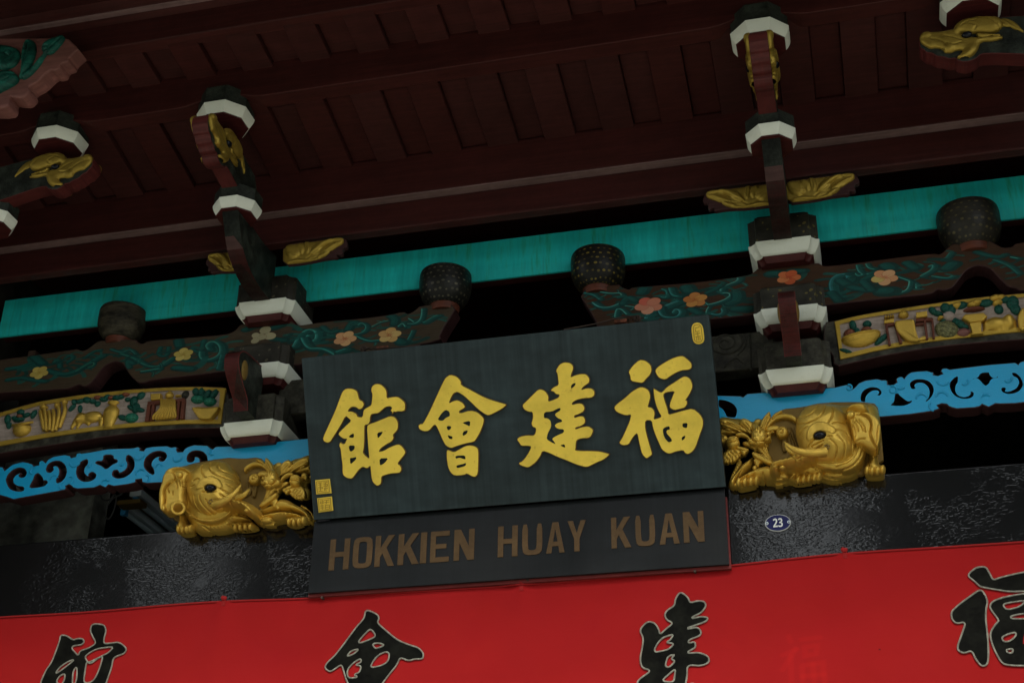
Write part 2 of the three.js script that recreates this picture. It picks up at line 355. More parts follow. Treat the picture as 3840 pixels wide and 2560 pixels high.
for (const [px, py, w, lb] of [[360, 1430, .10, 'pale ceiling joist inside the hall above the star opening of the left fretwork'], [700, 1400, .09, 'broad brown ceiling joist inside the hall left of the left bracket stack'], [820, 1410, .07, 'narrow brown ceiling joist inside the hall right behind the left bracket stack'], [150, 1420, .06, 'dim ceiling joist inside the hall nearest the left edge']]) { // joists inside the hall, running away from the front
  const p = at(px, py + 180, -1.6);
  tag(mesh('ceiling_joist', box(p.x - w / 2, p.x + w / 2, p.y, p.y + .14, -4.9, -.6), M.joist), lb, 'joist');
}

// ============================================================ beams
{
  const P = (label, y0, y1, zb, zf, pale) => {
    const t = thing('roof_purlin', label, 'roof beam');
    mesh('beam', box(W0, W1, up(y0 + .004), up(y1), zb, zf, .007), M.red, t);
    mesh('underside', box(W0, W1, up(y0), up(y0 + .012), zb + .004, zf - .003, .003), pale ? M.paleSoffit : M.redSoffit, t);
    return t;
  };
  P('foremost dark red roof beam at the very top with pale underside', 5.638, 6.0, 1.29, 1.433, 1);
  P('dark red beam tucked right under the foremost roof beam', 5.453, 5.636, 1.25, 1.34, 0);
  P('red roof beam below the lower row of boards with greyish underside', 4.851, 5.14, .20, .355, 1);
  P('lowest red roof beam just above the turquoise beam', 4.662, 4.849, .219, .292, 0);
  // the middle beam narrows towards the blocks that carry it
  const t = thing('roof_purlin', 'long red roof beam between the two rows of ceiling boards', 'roof beam'), bot = [], caps = [-4.42, -3.335, -.205, .89];
  for (let x = W0; x <= W1 + .001; x += .04) { const q = Math.min(...caps.map(c => Math.abs(x - c))), e = Math.min(1, Math.max(0, (q - .13) / .15)); bot.push(new THREE.Vector2(x, up(5.246 - .030 * Math.sin(e * Math.PI / 2)))); }
  const g = slab(shapeOf([...bot, new THREE.Vector2(W1, up(5.46)), new THREE.Vector2(W0, up(5.46))]), 1.0, .107, .005), [c2, s2] = split(g);
  part('beam', boxUV(c2), M.red, t); part('underside', boxUV(s2), M.redSoffit, t);
}
{
  const x0 = at(...Z7(22, 900), -.06).x;
  const t = thing('turquoise_beam', 'long turquoise painted beam with rusty streaks across the front', 'beam');
  mesh('beam_core', box(x0 + .01, W1, up(4.452), up(4.72), -.152, -.085, .004), M.red, t);
  mesh('painted_face', boxUV(profX([[-.0835, up(4.727)], [-.064, up(4.727)], [-.06, up(4.722)], [-.06, up(4.515)], [-.068, up(4.4505)], [-.0835, up(4.4505)]], x0, W1)), M.teal, t);
}
tag(mesh('lintel_beam', box(W0, W1, up(2.2), up(2.961), -.30, 0, .012), M.lintel), 'glossy black lintel beam behind the plaque and above the red banner', 'beam');

// ============================================================ bracket blocks
const ring = (a, kind, y) => { // plan of a block: notched square or octagon of half width a
  const q = kind === 8 ? Math.tan(Math.PI / 8) * a : a * .77, n = kind === 8 ? [[q, a], [a, q]] : [[q, a], [q * 1.02, a * .91], [a * .91, q * 1.02], [a, q]];
  const pts = []; const quad = [[1, 1], [1, -1], [-1, -1], [-1, 1]];
  quad.forEach(([sx, sz], i) => { const l = (i % 2 ? [...n].reverse() : n); for (const [x, z] of l) pts.push(V(x * sx, y, z * sz)); });
  return pts;
};
function loft(rings, capTop = true, capBottom = true) {
  const pos = [];
  const tri = (a, b, c) => pos.push(a.x, a.y, a.z, b.x, b.y, b.z, c.x, c.y, c.z);
  for (let r = 0; r + 1 < rings.length; r++) for (let i = 0, n = rings[r].length; i < n; i++) {
    const A = rings[r][i], B = rings[r][(i + 1) % n], D = rings[r + 1][i], E2 = rings[r + 1][(i + 1) % n];
    tri(A, B, E2); tri(A, E2, D);
  }
  const fan = (R, f) => { const c = R.reduce((s, p) => s.add(p), V(0, 0, 0)).multiplyScalar(1 / R.length); R.forEach((p, i) => { const q = R[(i + 1) % R.length]; f ? tri(c, p, q) : tri(c, q, p); }); };
  if (capBottom) fan(rings[0], false); if (capTop) fan(rings[rings.length - 1], true);
  let g = new THREE.BufferGeometry(); g.setAttribute('position', new THREE.Float32BufferAttribute(pos, 3)); g.computeVertexNormals();
  // rings run clockwise seen from above: check the winding by volume
  let vol = 0; for (let i = 0; i < pos.length; i += 9) { const a = V(pos[i], pos[i + 1], pos[i + 2]), b = V(pos[i + 3], pos[i + 4], pos[i + 5]), c = V(pos[i + 6], pos[i + 7], pos[i + 8]); vol += a.dot(b.cross(c)); }
  if (vol < 0) { for (let i = 0; i < pos.length; i += 9) for (let k = 0; k < 3; k++) { const s = pos[i + 3 + k]; pos[i + 3 + k] = pos[i + 6 + k]; pos[i + 6 + k] = s; } g = new THREE.BufferGeometry(); g.setAttribute('position', new THREE.Float32BufferAttribute(pos, 3)); g.computeVertexNormals(); }
  return toCreasedNormals(boxUV(g), .6);
}
const spotted = (n, col, base, size) => { // dark block paint with hand-dabbed spots
  const N = 512, pts = []; for (let i = 0; i < n; i++) pts.push([rnd() * N, rnd() * N, size * (.6 + .8 * rnd()), rnd() * 3]);
  const mask = new Float32Array(N * N);
  for (const [x, y, r, a] of pts) for (let j = -r * 2 | 0; j <= r * 2; j++) for (let i = -r * 2 | 0; i <= r * 2; i++) {
    const u = (i * Math.cos(a) + j * Math.sin(a)) / r, v = (j * Math.cos(a) - i * Math.sin(a)) / r / .7; if (u * u + v * v < 1) mask[(((y + j) | 0) + N) % N * N + (((x + i) | 0) + N) % N] = .5 + .5 * rnd();
  }
  return tex(N, (i, j) => { const k = j * N + i, v = .6 + .8 * (n1[k] - .3), m = mask[k]; return [0, 1, 2].map(q => base[q] * v * (1 - m) + col[q] * m); }, true);
};
const spotA = spotted(52, [.46, .41, .20], [.235, .23, .195], 10), spotB = spotted(40, [.36, .34, .27], [.225, .215, .185], 10);
M.spot = std(C(1, 1, 1), { map: rep(spotB, 2.3), bumpMap: rep(paintBump, 4), bumpScale: .003, roughness: .6 });
M.spotYellow = std(C(1, 1, 1), { map: rep(spotA, 2.3), bumpMap: rep(paintBump, 4), bumpScale: .003, roughness: .6 });
function block(kind, a, hBlock, mat, label, group, pos) {
  const t = thing('bracket_block', label, 'bracket block', group, pos);
  const tp = kind === 8 ? .004 : .022;
  mesh('block_body', loft([ring(a, kind, .001), ring(a * 1.005, kind, hBlock - tp), ring(a - tp, kind, hBlock)]), mat, t);
  const H = kind === 8 ? .070 : .078, rr = [];
  for (let i = 0; i <= 6; i++) { const s = i / 6; rr.push(ring(a * 1.03 - (kind === 8 ? .028 : .034) * Math.pow(1 - s, 1.7), kind, -H + s * H)); }
  mesh('white_collar', toCreasedNormals(loft(rr), kind === 8 ? .5 : 1.0), M.white, t);
  mesh('red_foot', loft(kind === 8 ? [ring(a * .84, 8, -H - .004), ring(a * .86, 8, -H + .004)] : [ring(a * .70, kind, -H - .034), ring(a * .76, kind, -H - .012), ring(a * .84, kind, -H + .004)]), M.redDeep, t);
  return t;
}
const XL = -3.335, XR = -.205, ZB = -.05;
{
  const G = null;
  const rows = [[3.547, .18, 'lowest', 'on the blue fretwork'], [3.922, .15, 'middle', 'behind the red strap'], [4.36, .18, 'topmost', 'against the turquoise beam']];
  let base = [];
  rows.forEach(([y, h, w, where], i) => { base.push(block(4, .192, h, i ? M.spotYellow : M.dark, `${w} white-collared dark block of the right bracket stack ${where}`, G, V(XR, up(y), ZB))); });
  rows.forEach(([y, h, w, where], i) => { const c = copy(base[i], `${w} white-collared dark block of the left bracket stack ${where}`, V(XL, up(y), ZB)); if (i) c.children[0].material = M.spot; });
  const o4 = block(8, .13, .088, M.darkGreen, 'octagonal white-collared block in front of the right stack on the red arm', null, V(XR, up(4.72), .615));
  copy(o4, 'octagonal white-collared block in front of the left stack on the red arm', V(XL, up(4.72), .615));
  copy(o4, 'partly cut off octagonal block at the left edge below the dragon', V(at(...Z7(-20, 80), .86).x, up(4.70), .86));
  const o5 = block(8, .152, .115, M.darkGreen, 'large octagonal white-collared block under the roof beam top right of plaque', null, V(XR, up(5.174), .908));
  copy(o5, 'large octagonal white-collared block under the roof beam top left of plaque', V(XL, up(5.174), .908));
  copy(o5, 'octagonal white-collared block above the gold dragon head at far left', V(-4.42, up(5.174), .908));
  copy(o5, 'octagonal white-collared block above the gold dragon head at far right', V(.89, up(5.174), .908));
}
// ------------------------------------------------------------ arms and straps
function strip(line, t, x0, x1) { // band of thickness t laid on a profile line (z, y)
  const n = line.length, off = line.map(([z, y], i) => {
    const a = line[Math.max(0, i - 1)], b = line[Math.min(n - 1, i + 1)], dz = b[0] - a[0], dy = b[1] - a[1], l = Math.hypot(dz, dy); return [z - dy / l * t, y + dz / l * t];
  });
  return boxUV(profX([...line, ...off.reverse()], x0, x1));
}
{
  const q = a => a.map(([z, y]) => [z, up(y)]);
  const front = chaikin([[.715, 4.665], [.594, 4.46], [.47, 4.385], [.34, 4.352], [.20, 4.35], [.12, 4.36]].map(p => new THREE.Vector2(...p)), 2, false).map(p => [p.x, p.y]);
  const build = (X, label) => {
    const t = thing('curved_bracket', label, 'bracket arm', null, V(X, up(4.5), 0));
    part('arm_body', boxUV(profX(q([...front, [.12, 4.68], [.30, 4.655], [.50, 4.66]]), X - .05, X + .05)), M.darkGreen, t);
    const up4 = front.filter(p => p[1] >= 4.452), low4 = front.filter(p => p[1] <= 4.475);
    part('upper_face', strip(q(up4), -.004, X - .05, X + .05), M.mauve, t);
    part('lower_face', strip(q(low4), -.0035, X - .0495, X + .0495), M.redMid, t);
    return t;
  };
  const a = build(XR, 'curved red bracket arm hanging between upper blocks right of the plaque');
  copy(a, 'curved red bracket arm hanging between upper blocks left of the plaque', V(XL, up(4.5), 0));
  const sf = chaikin([[.14, 3.905], [.38, 3.885], [.455, 3.83], [.445, 3.745], [.35, 3.665], [.285, 3.622], [.275, 3.60], [.26, 3.555]].map(p => new THREE.Vector2(...p)), 2, false).map(p => [p.x, p.y]);
  const strap = (X, label) => {
    const t = thing('scroll_strap', label, 'bracket scroll', null, V(X, up(3.7), 0));
    part('scroll_body', boxUV(profX(q([...sf, [.10, 3.555], [.10, 3.905]]), X - .042, X + .042)), M.darkGreen, t);
    part('scroll_face', strip(q(sf), -.006, X - .044, X + .044), M.redBright, t);
    for (const s of [-1, 1]) { const g = new THREE.SphereGeometry(1, 16, 12).scale(.014, .062, .04).translate(X + s * .043, up(3.765), .36); part('gilt_boss', g, M.goldDim, t); }
    return t;
  };
  const b = strap(XR, 'red fronted scroll strap over the right bracket stack');
  copy(b, 'red fronted scroll strap over the left bracket stack', V(XL, up(3.7), 0));
}
// ------------------------------------------------------------ dragon-head arms
{
  const ZP = .955, d = (x, y, z = ZP) => at(...ZD(x, y), z);
  const O = V(.89, up(5.0), .908);
  const t = thing('dragon_arm', 'gilt dragon head bracket arm facing left at upper right corner', 'dragon bracket', null, O);
  const body = chaikin(trace(ZD, [1500, 312, 1540, 275, 1620, 268, 1690, 262, 1760, 228, 1850, 172, 2000, 147, 2250, 125, 2640, 110, 2640, 440, 2330, 430, 2100, 422, 1990, 428, 1960, 462, 1900, 488, 1850, 492, 1800, 478, 1790, 460, 1740, 470, 1700, 452, 1640, 448, 1600, 420, 1560, 418, 1530, 390, 1505, 378], ZP), 1);
  const bd = slab(shapeOf(body), ZP, .094, .004); const [caps, sides] = split(bd);
  part('arm_sides', boxUV(caps), M.darkGreen, t); part('arm_edge', boxUV(sides), M.redMid, t);
  const zc = ZP - .047, H0 = .045, pf = (a, t0, R, H) => puff(chaikin(trace(ZD, a, ZP), 1), 0, t0, R, H);
  const sym = f => (x, y, z) => f(x, y, Math.abs(z - zc) - H0 + .001);
  const eye = d(1880, 300, ZP);
  const gr = lines2([[d(1700, 300), d(1790, 318), d(1840, 335)], [d(1900, 165), d(2060, 175), d(2150, 245)], [d(1960, 150), d(2130, 165), d(2230, 225)], [d(2010, 145), d(2160, 150), d(2290, 235)], [d(1700, 355), d(1780, 372), d(1840, 350)], [d(1600, 325), d(1690, 345), d(1720, 380)], [d(1900, 215), d(1960, 232), d(1935, 262)], [d(1830, 235), d(1870, 205), d(1960, 185)], [d(2000, 290), d(2090, 300), d(2180, 300)]].map(p => chaikin(p.map(v => new THREE.Vector2(v.x, v.y)), 2, false)), .0042);
  const pieces = [
    pf([1500, 305, 1530, 272, 1610, 265, 1690, 258, 1740, 248, 1790, 240, 1840, 290, 1960, 310, 2060, 300, 2130, 290, 2190, 302, 2100, 330, 1990, 335, 1968, 400, 1925, 450, 1850, 475, 1790, 464, 1838, 432, 1852, 398, 1790, 408, 1760, 425, 1700, 424, 1690, 396, 1640, 384, 1590, 392, 1550, 372, 1512, 345], .010, .035, .018),
    pf([1765, 275, 1785, 215, 1855, 168, 2000, 142, 2130, 150, 2170, 200, 2150, 250, 2080, 272, 1980, 268, 1900, 278, 1850, 268, 1800, 290], .018, .04, .024),
    pf([2100, 148, 2200, 152, 2270, 185, 2350, 270, 2260, 232, 2180, 215, 2120, 200], .008, .02, .012), pf([1940, 275, 2080, 285, 2190, 290, 2080, 300, 1980, 310], .016, .012, .012),
    pf([1505, 300, 1530, 272, 1590, 266, 1610, 300, 1570, 330, 1520, 325], .014, .02, .02), pf([1690, 360, 1760, 345, 1790, 380, 1770, 418, 1715, 420, 1690, 395], .016, .02, .016), pf([1870, 370, 1950, 350, 1968, 400, 1925, 450, 1860, 470, 1830, 462, 1870, 420], .014, .03, .018)];
  const head = sym((x, y, z) => { let v = pieces[0](x, y, z); for (let i = 1; i < pieces.length; i++) v = smin(v, pieces[i](x, y, z), .004); return v; });
  const hf = (x, y, z) => { const v = head(x, y, z); return Math.abs(v) < .02 ? Math.max(v + .0045 * gr(x, y), -(Math.hypot((x - eye.x) / .034, (y - eye.y) / .022, (Math.abs(z - zc) - .085) / .03) - 1) * .014) : v; };
  const p0 = d(1480, 500), p1 = d(2370, 90);
  part('gilt_head', nets(hf, [p0.x - .02, p0.y - .02, zc - .10], [p1.x + .02, p1.y + .06, zc + .10], .005), M.goldShaded, t);
  for (const s of [-1, 1]) { part('eye', new THREE.SphereGeometry(1, 16, 12).scale(.027, .018, .018).translate(eye.x, eye.y, zc + s * .071), M.black, t); }
  copy(t, 'gilt dragon head bracket arm pointing outward above left stack', V(XL, up(5.0), .908), Math.PI / 2);
  copy(t, 'gilt dragon head bracket arm pointing outward above right stack', V(XR, up(5.0), .908), Math.PI / 2);
  copy(t, 'gilt dragon head bracket arm facing right at the far left', V(-4.42, up(5.0), .908), Math.PI);
}
{ // carved cloud bracket at the top left
  const zf = 1.50, t = thing('cloud_bracket', 'carved bracket of teal leaves on pink cloud edge, top left corner', 'carved bracket');
  const o = chaikin(trace(ZA, [-160, 300, 350, 300, 520, 288, 620, 382, 600, 402, 545, 450, 535, 485, 480, 502, 468, 545, 420, 558, 388, 552, 300, 640, 215, 682, 228, 722, 180, 772, 100, 770, 66, 760, 68, 825, 30, 856, -160, 856], zf), 1);
  part('cloud_edge', boxUV(slab(shapeOf(o), zf, .10, .01)), M.rose, t);
  const d = (x, y, z = zf) => at(...ZA(x, y), z), k = .00066;
  const leaf = (x, y, rx, ry, rot, dz = .012) => { const c = d(x, y, zf + dz); return ell(c, [rx * k, ry * k, .026], rot); };
  const gr = lines2([[d(190, 560), d(225, 460), d(240, 360)], [d(200, 590), d(300, 500), d(340, 420)], [d(160, 580), d(190, 480), d(205, 400)], [d(370, 440), d(440, 370), d(510, 300)], [d(345, 410), d(365, 380), d(395, 385), d(390, 410), d(365, 415)], [d(20, 640), d(80, 610), d(140, 615)], [d(20, 680), d(90, 650)], [d(50, 440), d(80, 405), d(115, 430), d(90, 470), d(60, 450)]].map(p => chaikin(p.map(v => new THREE.Vector2(v.x, v.y)), 2, false)), .005);
  const lobe = (q, t0, R, H) => puff(chaikin(trace(ZA, q, zf), 2), zf - .01, t0, R, H);
  const lobes = [lobe([150, 640, 172, 590, 176, 440, 198, 350, 240, 320, 280, 342, 292, 400, 272, 480, 232, 565, 190, 615], .02, .04, .03), lobe([165, 625, 190, 600, 255, 550, 318, 470, 352, 440, 328, 400, 350, 350, 420, 310, 522, 285, 510, 330, 452, 400, 420, 432, 362, 445, 332, 505, 262, 592, 195, 640], .016, .035, .026),
    lobe([-160, 610, 0, 588, 60, 574, 120, 584, 156, 624, 142, 665, 60, 712, -20, 752, -160, 810], .024, .05, .035), lobe([-160, 365, -40, 358, 80, 372, 150, 398, 168, 450, 132, 522, 60, 562, -40, 552, -160, 542], .014, .05, .03)];
  const lf = (x, y, z) => { let v = lobes[0](x, y, z); for (let i = 1; i < 4; i++) v = smin(v, lobes[i](x, y, z), .002); return v; };
  const a = d(-160, 870), b = d(540, 270);
  part('teal_leaf', nets((x, y, z) => { const v = lf(x, y, z); return Math.abs(v) < .02 ? v + .007 * gr(x, y) : v; }, [a.x - .02, a.y - .02, zf - .03], [b.x + .03, b.y + .06, zf + .05], .005), M.cloudTeal, t);
}
// ------------------------------------------------------------ small gilt brackets under the lowest roof beam
{
  const zf = .345, d = (x, y, z = zf) => at(...Z8(x, y), z), k = .00082;
  const O = d(705, 500), t = thing('gilt_bracket', 'small gilt leaf-carved bracket right of the left red arm', 'carved bracket', null, O);
  const o = chaikin(trace(Z8, [705, 425, 900, 400, 1160, 365, 1185, 440, 1140, 455, 1145, 500, 1100, 495, 1105, 520, 1040, 520, 870, 556, 700, 575], zf - .012), 1);
  part('bracket_board', boxUV(slab(shapeOf(o), zf - .012, .03, .004)), M.plum, t);
  const pf = (a, t0, R, H) => puff(chaikin(trace(Z8, a, zf), 1), zf - .014, t0, R, H);
  const gr = lines2([[d(725, 470), d(790, 500), d(850, 530)], [d(880, 525), d(960, 465), d(1060, 395)], [d(900, 535), d(1000, 490), d(1110, 420)], [d(950, 500), d(1040, 470), d(1090, 470)], [d(882, 405), d(884, 480)]].map(p => chaikin(p.map(v => new THREE.Vector2(v.x, v.y)), 2, false)), .004);
  const pcs = [pf([705, 428, 900, 402, 1150, 372, 1150, 412, 1080, 450, 1000, 520, 870, 552, 702, 570], .008, .02, .006),
    pf([720, 470, 730, 430, 790, 420, 830, 450, 830, 500, 790, 530, 740, 520], .012, .03, .018), pf([800, 440, 830, 408, 866, 425, 870, 470, 840, 505], .01, .02, .016), pf([870, 400, 900, 405, 912, 450, 895, 490, 872, 490, 862, 440], .012, .016, .016),
    pf([890, 510, 930, 440, 990, 400, 1060, 378, 1090, 388, 1010, 430, 950, 490], .012, .022, .018), pf([950, 520, 1010, 450, 1100, 400, 1150, 392, 1145, 412, 1080, 445, 1050, 470, 1000, 515], .01, .022, .014), pf([715, 560, 800, 530, 900, 540, 980, 518, 870, 550], .012, .014, .014), pf([1060, 385, 1110, 372, 1152, 376, 1150, 405, 1110, 400], .012, .014, .012)];
  const a = d(690, 590), b = d(1170, 350);
  const g = nets((x, y, z) => { let v = pcs[0](x, y, z); for (let i = 1; i < pcs.length; i++) v = smin(v, pcs[i](x, y, z), .003); return Math.abs(v) < .02 ? v + .004 * gr(x, y) : v; }, [a.x - .02, a.y - .02, zf - .03], [b.x + .02, b.y + .03, zf + .04], .0045);
  part('gilt_carving', g, M.goldShaded, t);
  const tip = -2.735 - O.x, mx = x => V(x + tip, O.y, O.z); // the mirrored ones are placed by their outer tip
  const m = thing('gilt_bracket', 'small gilt leaf-carved bracket left of the right red arm', 'carved bracket', null, mx(-.622));
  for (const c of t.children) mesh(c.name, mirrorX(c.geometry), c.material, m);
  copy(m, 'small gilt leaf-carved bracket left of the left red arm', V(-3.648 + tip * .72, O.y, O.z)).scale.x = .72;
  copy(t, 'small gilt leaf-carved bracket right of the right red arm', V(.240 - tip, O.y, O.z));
}
// ============================================================ bowl-shaped blocks on the painted beams
{
  const prof = [[.0, -.118], [.088, -.118], [.102, -.106], [.131, -.066], [.147, -.018], [.150, .022], [.150, .06], [.148, .086], [.144, .096], [.0, .096]].map(p => new THREE.Vector2(...p));
  const g = toCreasedNormals(new THREE.LatheGeometry(new THREE.SplineCurve(prof.slice(1, 9)).getPoints(28).concat([new THREE.Vector2(0, .096)]), 40), .9);
  const dots = (() => { // rows of painted dots
    const N = 512, m = new Float32Array(N * N);
    for (let r = 0; r < 9; r++) for (let c = 0; c < 26; c++) {
      const x = (c + (r % 2) * .5 + (rnd() - .5) * .3) * N / 26, y = (r + .5 + (rnd() - .5) * .3) * N / 9, s = 3.4 + 2.4 * rnd(), e = .5 + .5 * rnd();
      for (let j = -9; j <= 9; j++) for (let i = -6; i <= 6; i++) if ((i / s) ** 2 + (j / s / 1.9) ** 2 < 1) m[(((y + j) | 0) + N) % N * N + (((x + i) | 0) + N) % N] = e;
    }
    return m;
  })();
  const bowlMat = (col, base) => std(C(1, 1, 1), { map: tex(512, (i, j) => { const k = j * 512 + i, v = .6 + .8 * (n1[k] - .3), m = dots[k]; return [0, 1, 2].map(q => base[q] * v * (1 - m) + col[q] * m); }, true), bumpMap: rep(paintBump, 3, 1), bumpScale: .002, roughness: .42 });
  const mats = [std(C(.065, .056, .04), { map: rep(grimeMap, 2), bumpMap: rep(grimeMap, 3), bumpScale: .004, roughness: .7 }), bowlMat([.36, .34, .27], [.13, .13, .115]), bowlMat([.44, .38, .15], [.12, .12, .105]), bowlMat([.34, .31, .20], [.20, .19, .165])];
  [[Z7(850, 975), 1.0, 'brownish worn bowl-shaped block at the left end of the turquoise beam'], [Z8(1875, 712), 1.06, 'black bowl-shaped block with faint white dots left of the beam gap'], [Z9(655, 582), 1.08, 'black bowl-shaped block with yellow dots right of the beam gap'], [Z10(1958, 258), 1.14, 'dark dotted bowl-shaped block at right above the arched painted beam']].forEach(([p, s, label], i) => {
    const t = thing('bowl_block', label, 'bracket block', null, at(...p, .03).setZ(-.045));
    mesh('bowl', g.clone().scale(s, s, s).rotateY(i * 1.3), mats[i], t);
    mesh('red_foot', boxUV(new THREE.CylinderGeometry(.086 * s, .082 * s, .05, 28).translate(0, -.134 * s, 0)), M.brownRed, t);
  });
}
// ============================================================ painted flower beams
const canvasMap = (w, h, pts2, draw) => { // canvas that covers the bounding box of an outline; draw gets a pixel mapper
  const b = new THREE.Box2().setFromPoints(pts2), cv = document.createElement('canvas'); cv.width = w; cv.height = h; const c = cv.getContext('2d');
  const sx = w / (b.max.x - b.min.x), sy = h / (b.max.y - b.min.y);
  draw(c, (zf, x, y, z) => { const p = at(...zf(x, y), z); return [(p.x - b.min.x) * sx, (b.max.y - p.y) * sy]; }, sx);
  const t = new THREE.CanvasTexture(cv); t.colorSpace = THREE.SRGBColorSpace; t.anisotropy = 4;
  const uv = g => { const p = g.attributes.position, u = new Float32Array(p.count * 2); for (let i = 0; i < p.count; i++) { u[i * 2] = (p.getX(i) - b.min.x) / (b.max.x - b.min.x); u[i * 2 + 1] = (p.getY(i) - b.min.y) / (b.max.y - b.min.y); } g.setAttribute('uv', new THREE.BufferAttribute(u, 2)); return g; };
  return [t, uv];
};
function brownWash(c, w, h, a, b) {
  c.fillStyle = a; c.fillRect(0, 0, w, h);
  for (let i = 0; i < 500; i++) { c.globalAlpha = .05 + .10 * rnd(); c.fillStyle = rnd() < .5 ? b : (rnd() < .5 ? '#2c241c' : '#6d4a2c'); const x = rnd() * w, y = rnd() * h; c.fillRect(x, y, 30 + rnd() * 160, 1 + rnd() * 3); }
  for (let i = 0; i < 260; i++) { c.globalAlpha = .04 + .06 * rnd(); c.fillStyle = rnd() < .5 ? b : '#241c16'; c.beginPath(); c.ellipse(rnd() * w, rnd() * h, 10 + rnd() * 50, 6 + rnd() * 24, 0, 0, 7); c.fill(); }
  c.globalAlpha = 1;
}
function vine(c, pts, w, light) { // brushed tendril: dark body with a pale edge
  const go = (dx, dy) => { c.beginPath(); c.moveTo(pts[0][0] + dx, pts[0][1] + dy); for (let i = 1; i + 1 < pts.length; i++) { const m = [(pts[i][0] + pts[i + 1][0]) / 2, (pts[i][1] + pts[i + 1][1]) / 2]; c.quadraticCurveTo(pts[i][0] + dx, pts[i][1] + dy, m[0] + dx, m[1] + dy); } const e = pts[pts.length - 1]; c.lineTo(e[0] + dx, e[1] + dy); c.stroke(); };
  c.lineCap = 'round'; c.lineJoin = 'round';
  w *= 2.1;
  for (let i = 1; i + 1 < pts.length + 1 && w > 14; i++) { // leaflets that branch off the tendril
    const a = pts[i - 1], b = pts[Math.min(i, pts.length - 1)], dx = b[0] - a[0], dy = b[1] - a[1], l = Math.hypot(dx, dy); if (l < 24) continue;
    for (let q = .2; q < 1; q += 34 / l) { const s = rnd() < .5 ? 1 : -1, x = a[0] + dx * q, y = a[1] + dy * q, L = w * (1.1 + .9 * rnd()), ux = dx / l, uy = dy / l, ex = x + (ux * .5 - uy * s) * L, ey = y + (uy * .5 + ux * s) * L; c.globalAlpha = .85; c.strokeStyle = rnd() < .5 ? '#154540' : '#1b5a53'; c.lineWidth = w * .46; c.beginPath(); c.moveTo(x, y); c.quadraticCurveTo(x + ux * L * .8, y + uy * L * .8, ex, ey); c.stroke(); if (light && rnd() < .4) { c.strokeStyle = light; c.globalAlpha = .5; c.lineWidth = 2.2; c.stroke(); } }
  }
  c.globalAlpha = .92; c.strokeStyle = '#13403c'; c.lineWidth = w; go(0, 0);
  c.globalAlpha = .5; c.strokeStyle = '#1d625c'; c.lineWidth = w * .6; go(-w * .1, -w * .12); c.lineWidth = w * .3; go(-w * .2, -w * .2);
  if (light) { c.globalAlpha = .4; c.strokeStyle = light; c.lineWidth = Math.max(2, w * .22); go(-w * .3, -w * .28); c.globalAlpha = .75; c.lineWidth = Math.max(2, w * .11); go(-w * .36, -w * .34); }
  c.globalAlpha = 1;
}
function flower(c, x0, y0, r, petals, heart, n = 5, a0 = 0) {
  c.save(); c.translate(x0, y0); c.scale(1.02, 1.5); const x = 0, y = 0;
  for (let k = 0; k < n; k++) {
    const a = a0 + k / n * Math.PI * 2, px = x + Math.cos(a) * r * .58, py = y + Math.sin(a) * r * .68;
    const g = c.createRadialGradient(x, y, r * .1, px, py, r * .62); g.addColorStop(0, heart); g.addColorStop(.45, petals[k % petals.length]); g.addColorStop(1, petals[k % petals.length]);
    c.fillStyle = g; c.beginPath(); c.ellipse(px, py, r * .60, r * .54, a, 0, 7); c.fill(); c.strokeStyle = 'rgba(90,45,20,.4)'; c.lineWidth = 1.2; c.stroke();
  }
  c.strokeStyle = heart; c.lineWidth = 1.6; for (let k = 0; k < 12; k++) { const a = k / 12 * 6.28; c.beginPath(); c.moveTo(x + Math.cos(a) * r * .1, y + Math.sin(a) * r * .1); c.lineTo(x + Math.cos(a) * r * (.25 + .12 * (k % 3)), y + Math.sin(a) * r * (.25 + .12 * (k % 3))); c.stroke(); }
  c.restore();
}
function paintedBeam(label, outline, zf, depth, w, h, draw) {
  const t = thing('painted_beam', label, 'painted beam');
  const pts = chaikin(outline, 1), [map, uv] = canvasMap(w, h, pts, draw);
  const [caps, sides] = split(slab(shapeOf(pts), zf, depth, .006));
  part('painted_face', uv(caps), std(C(.72, .72, .72), { map, bumpMap: rep(paintBump, 6, 2), bumpScale: .002, roughness: .62 }), t);
  part('red_side', boxUV(sides), M.plum, t);
  return t;
}
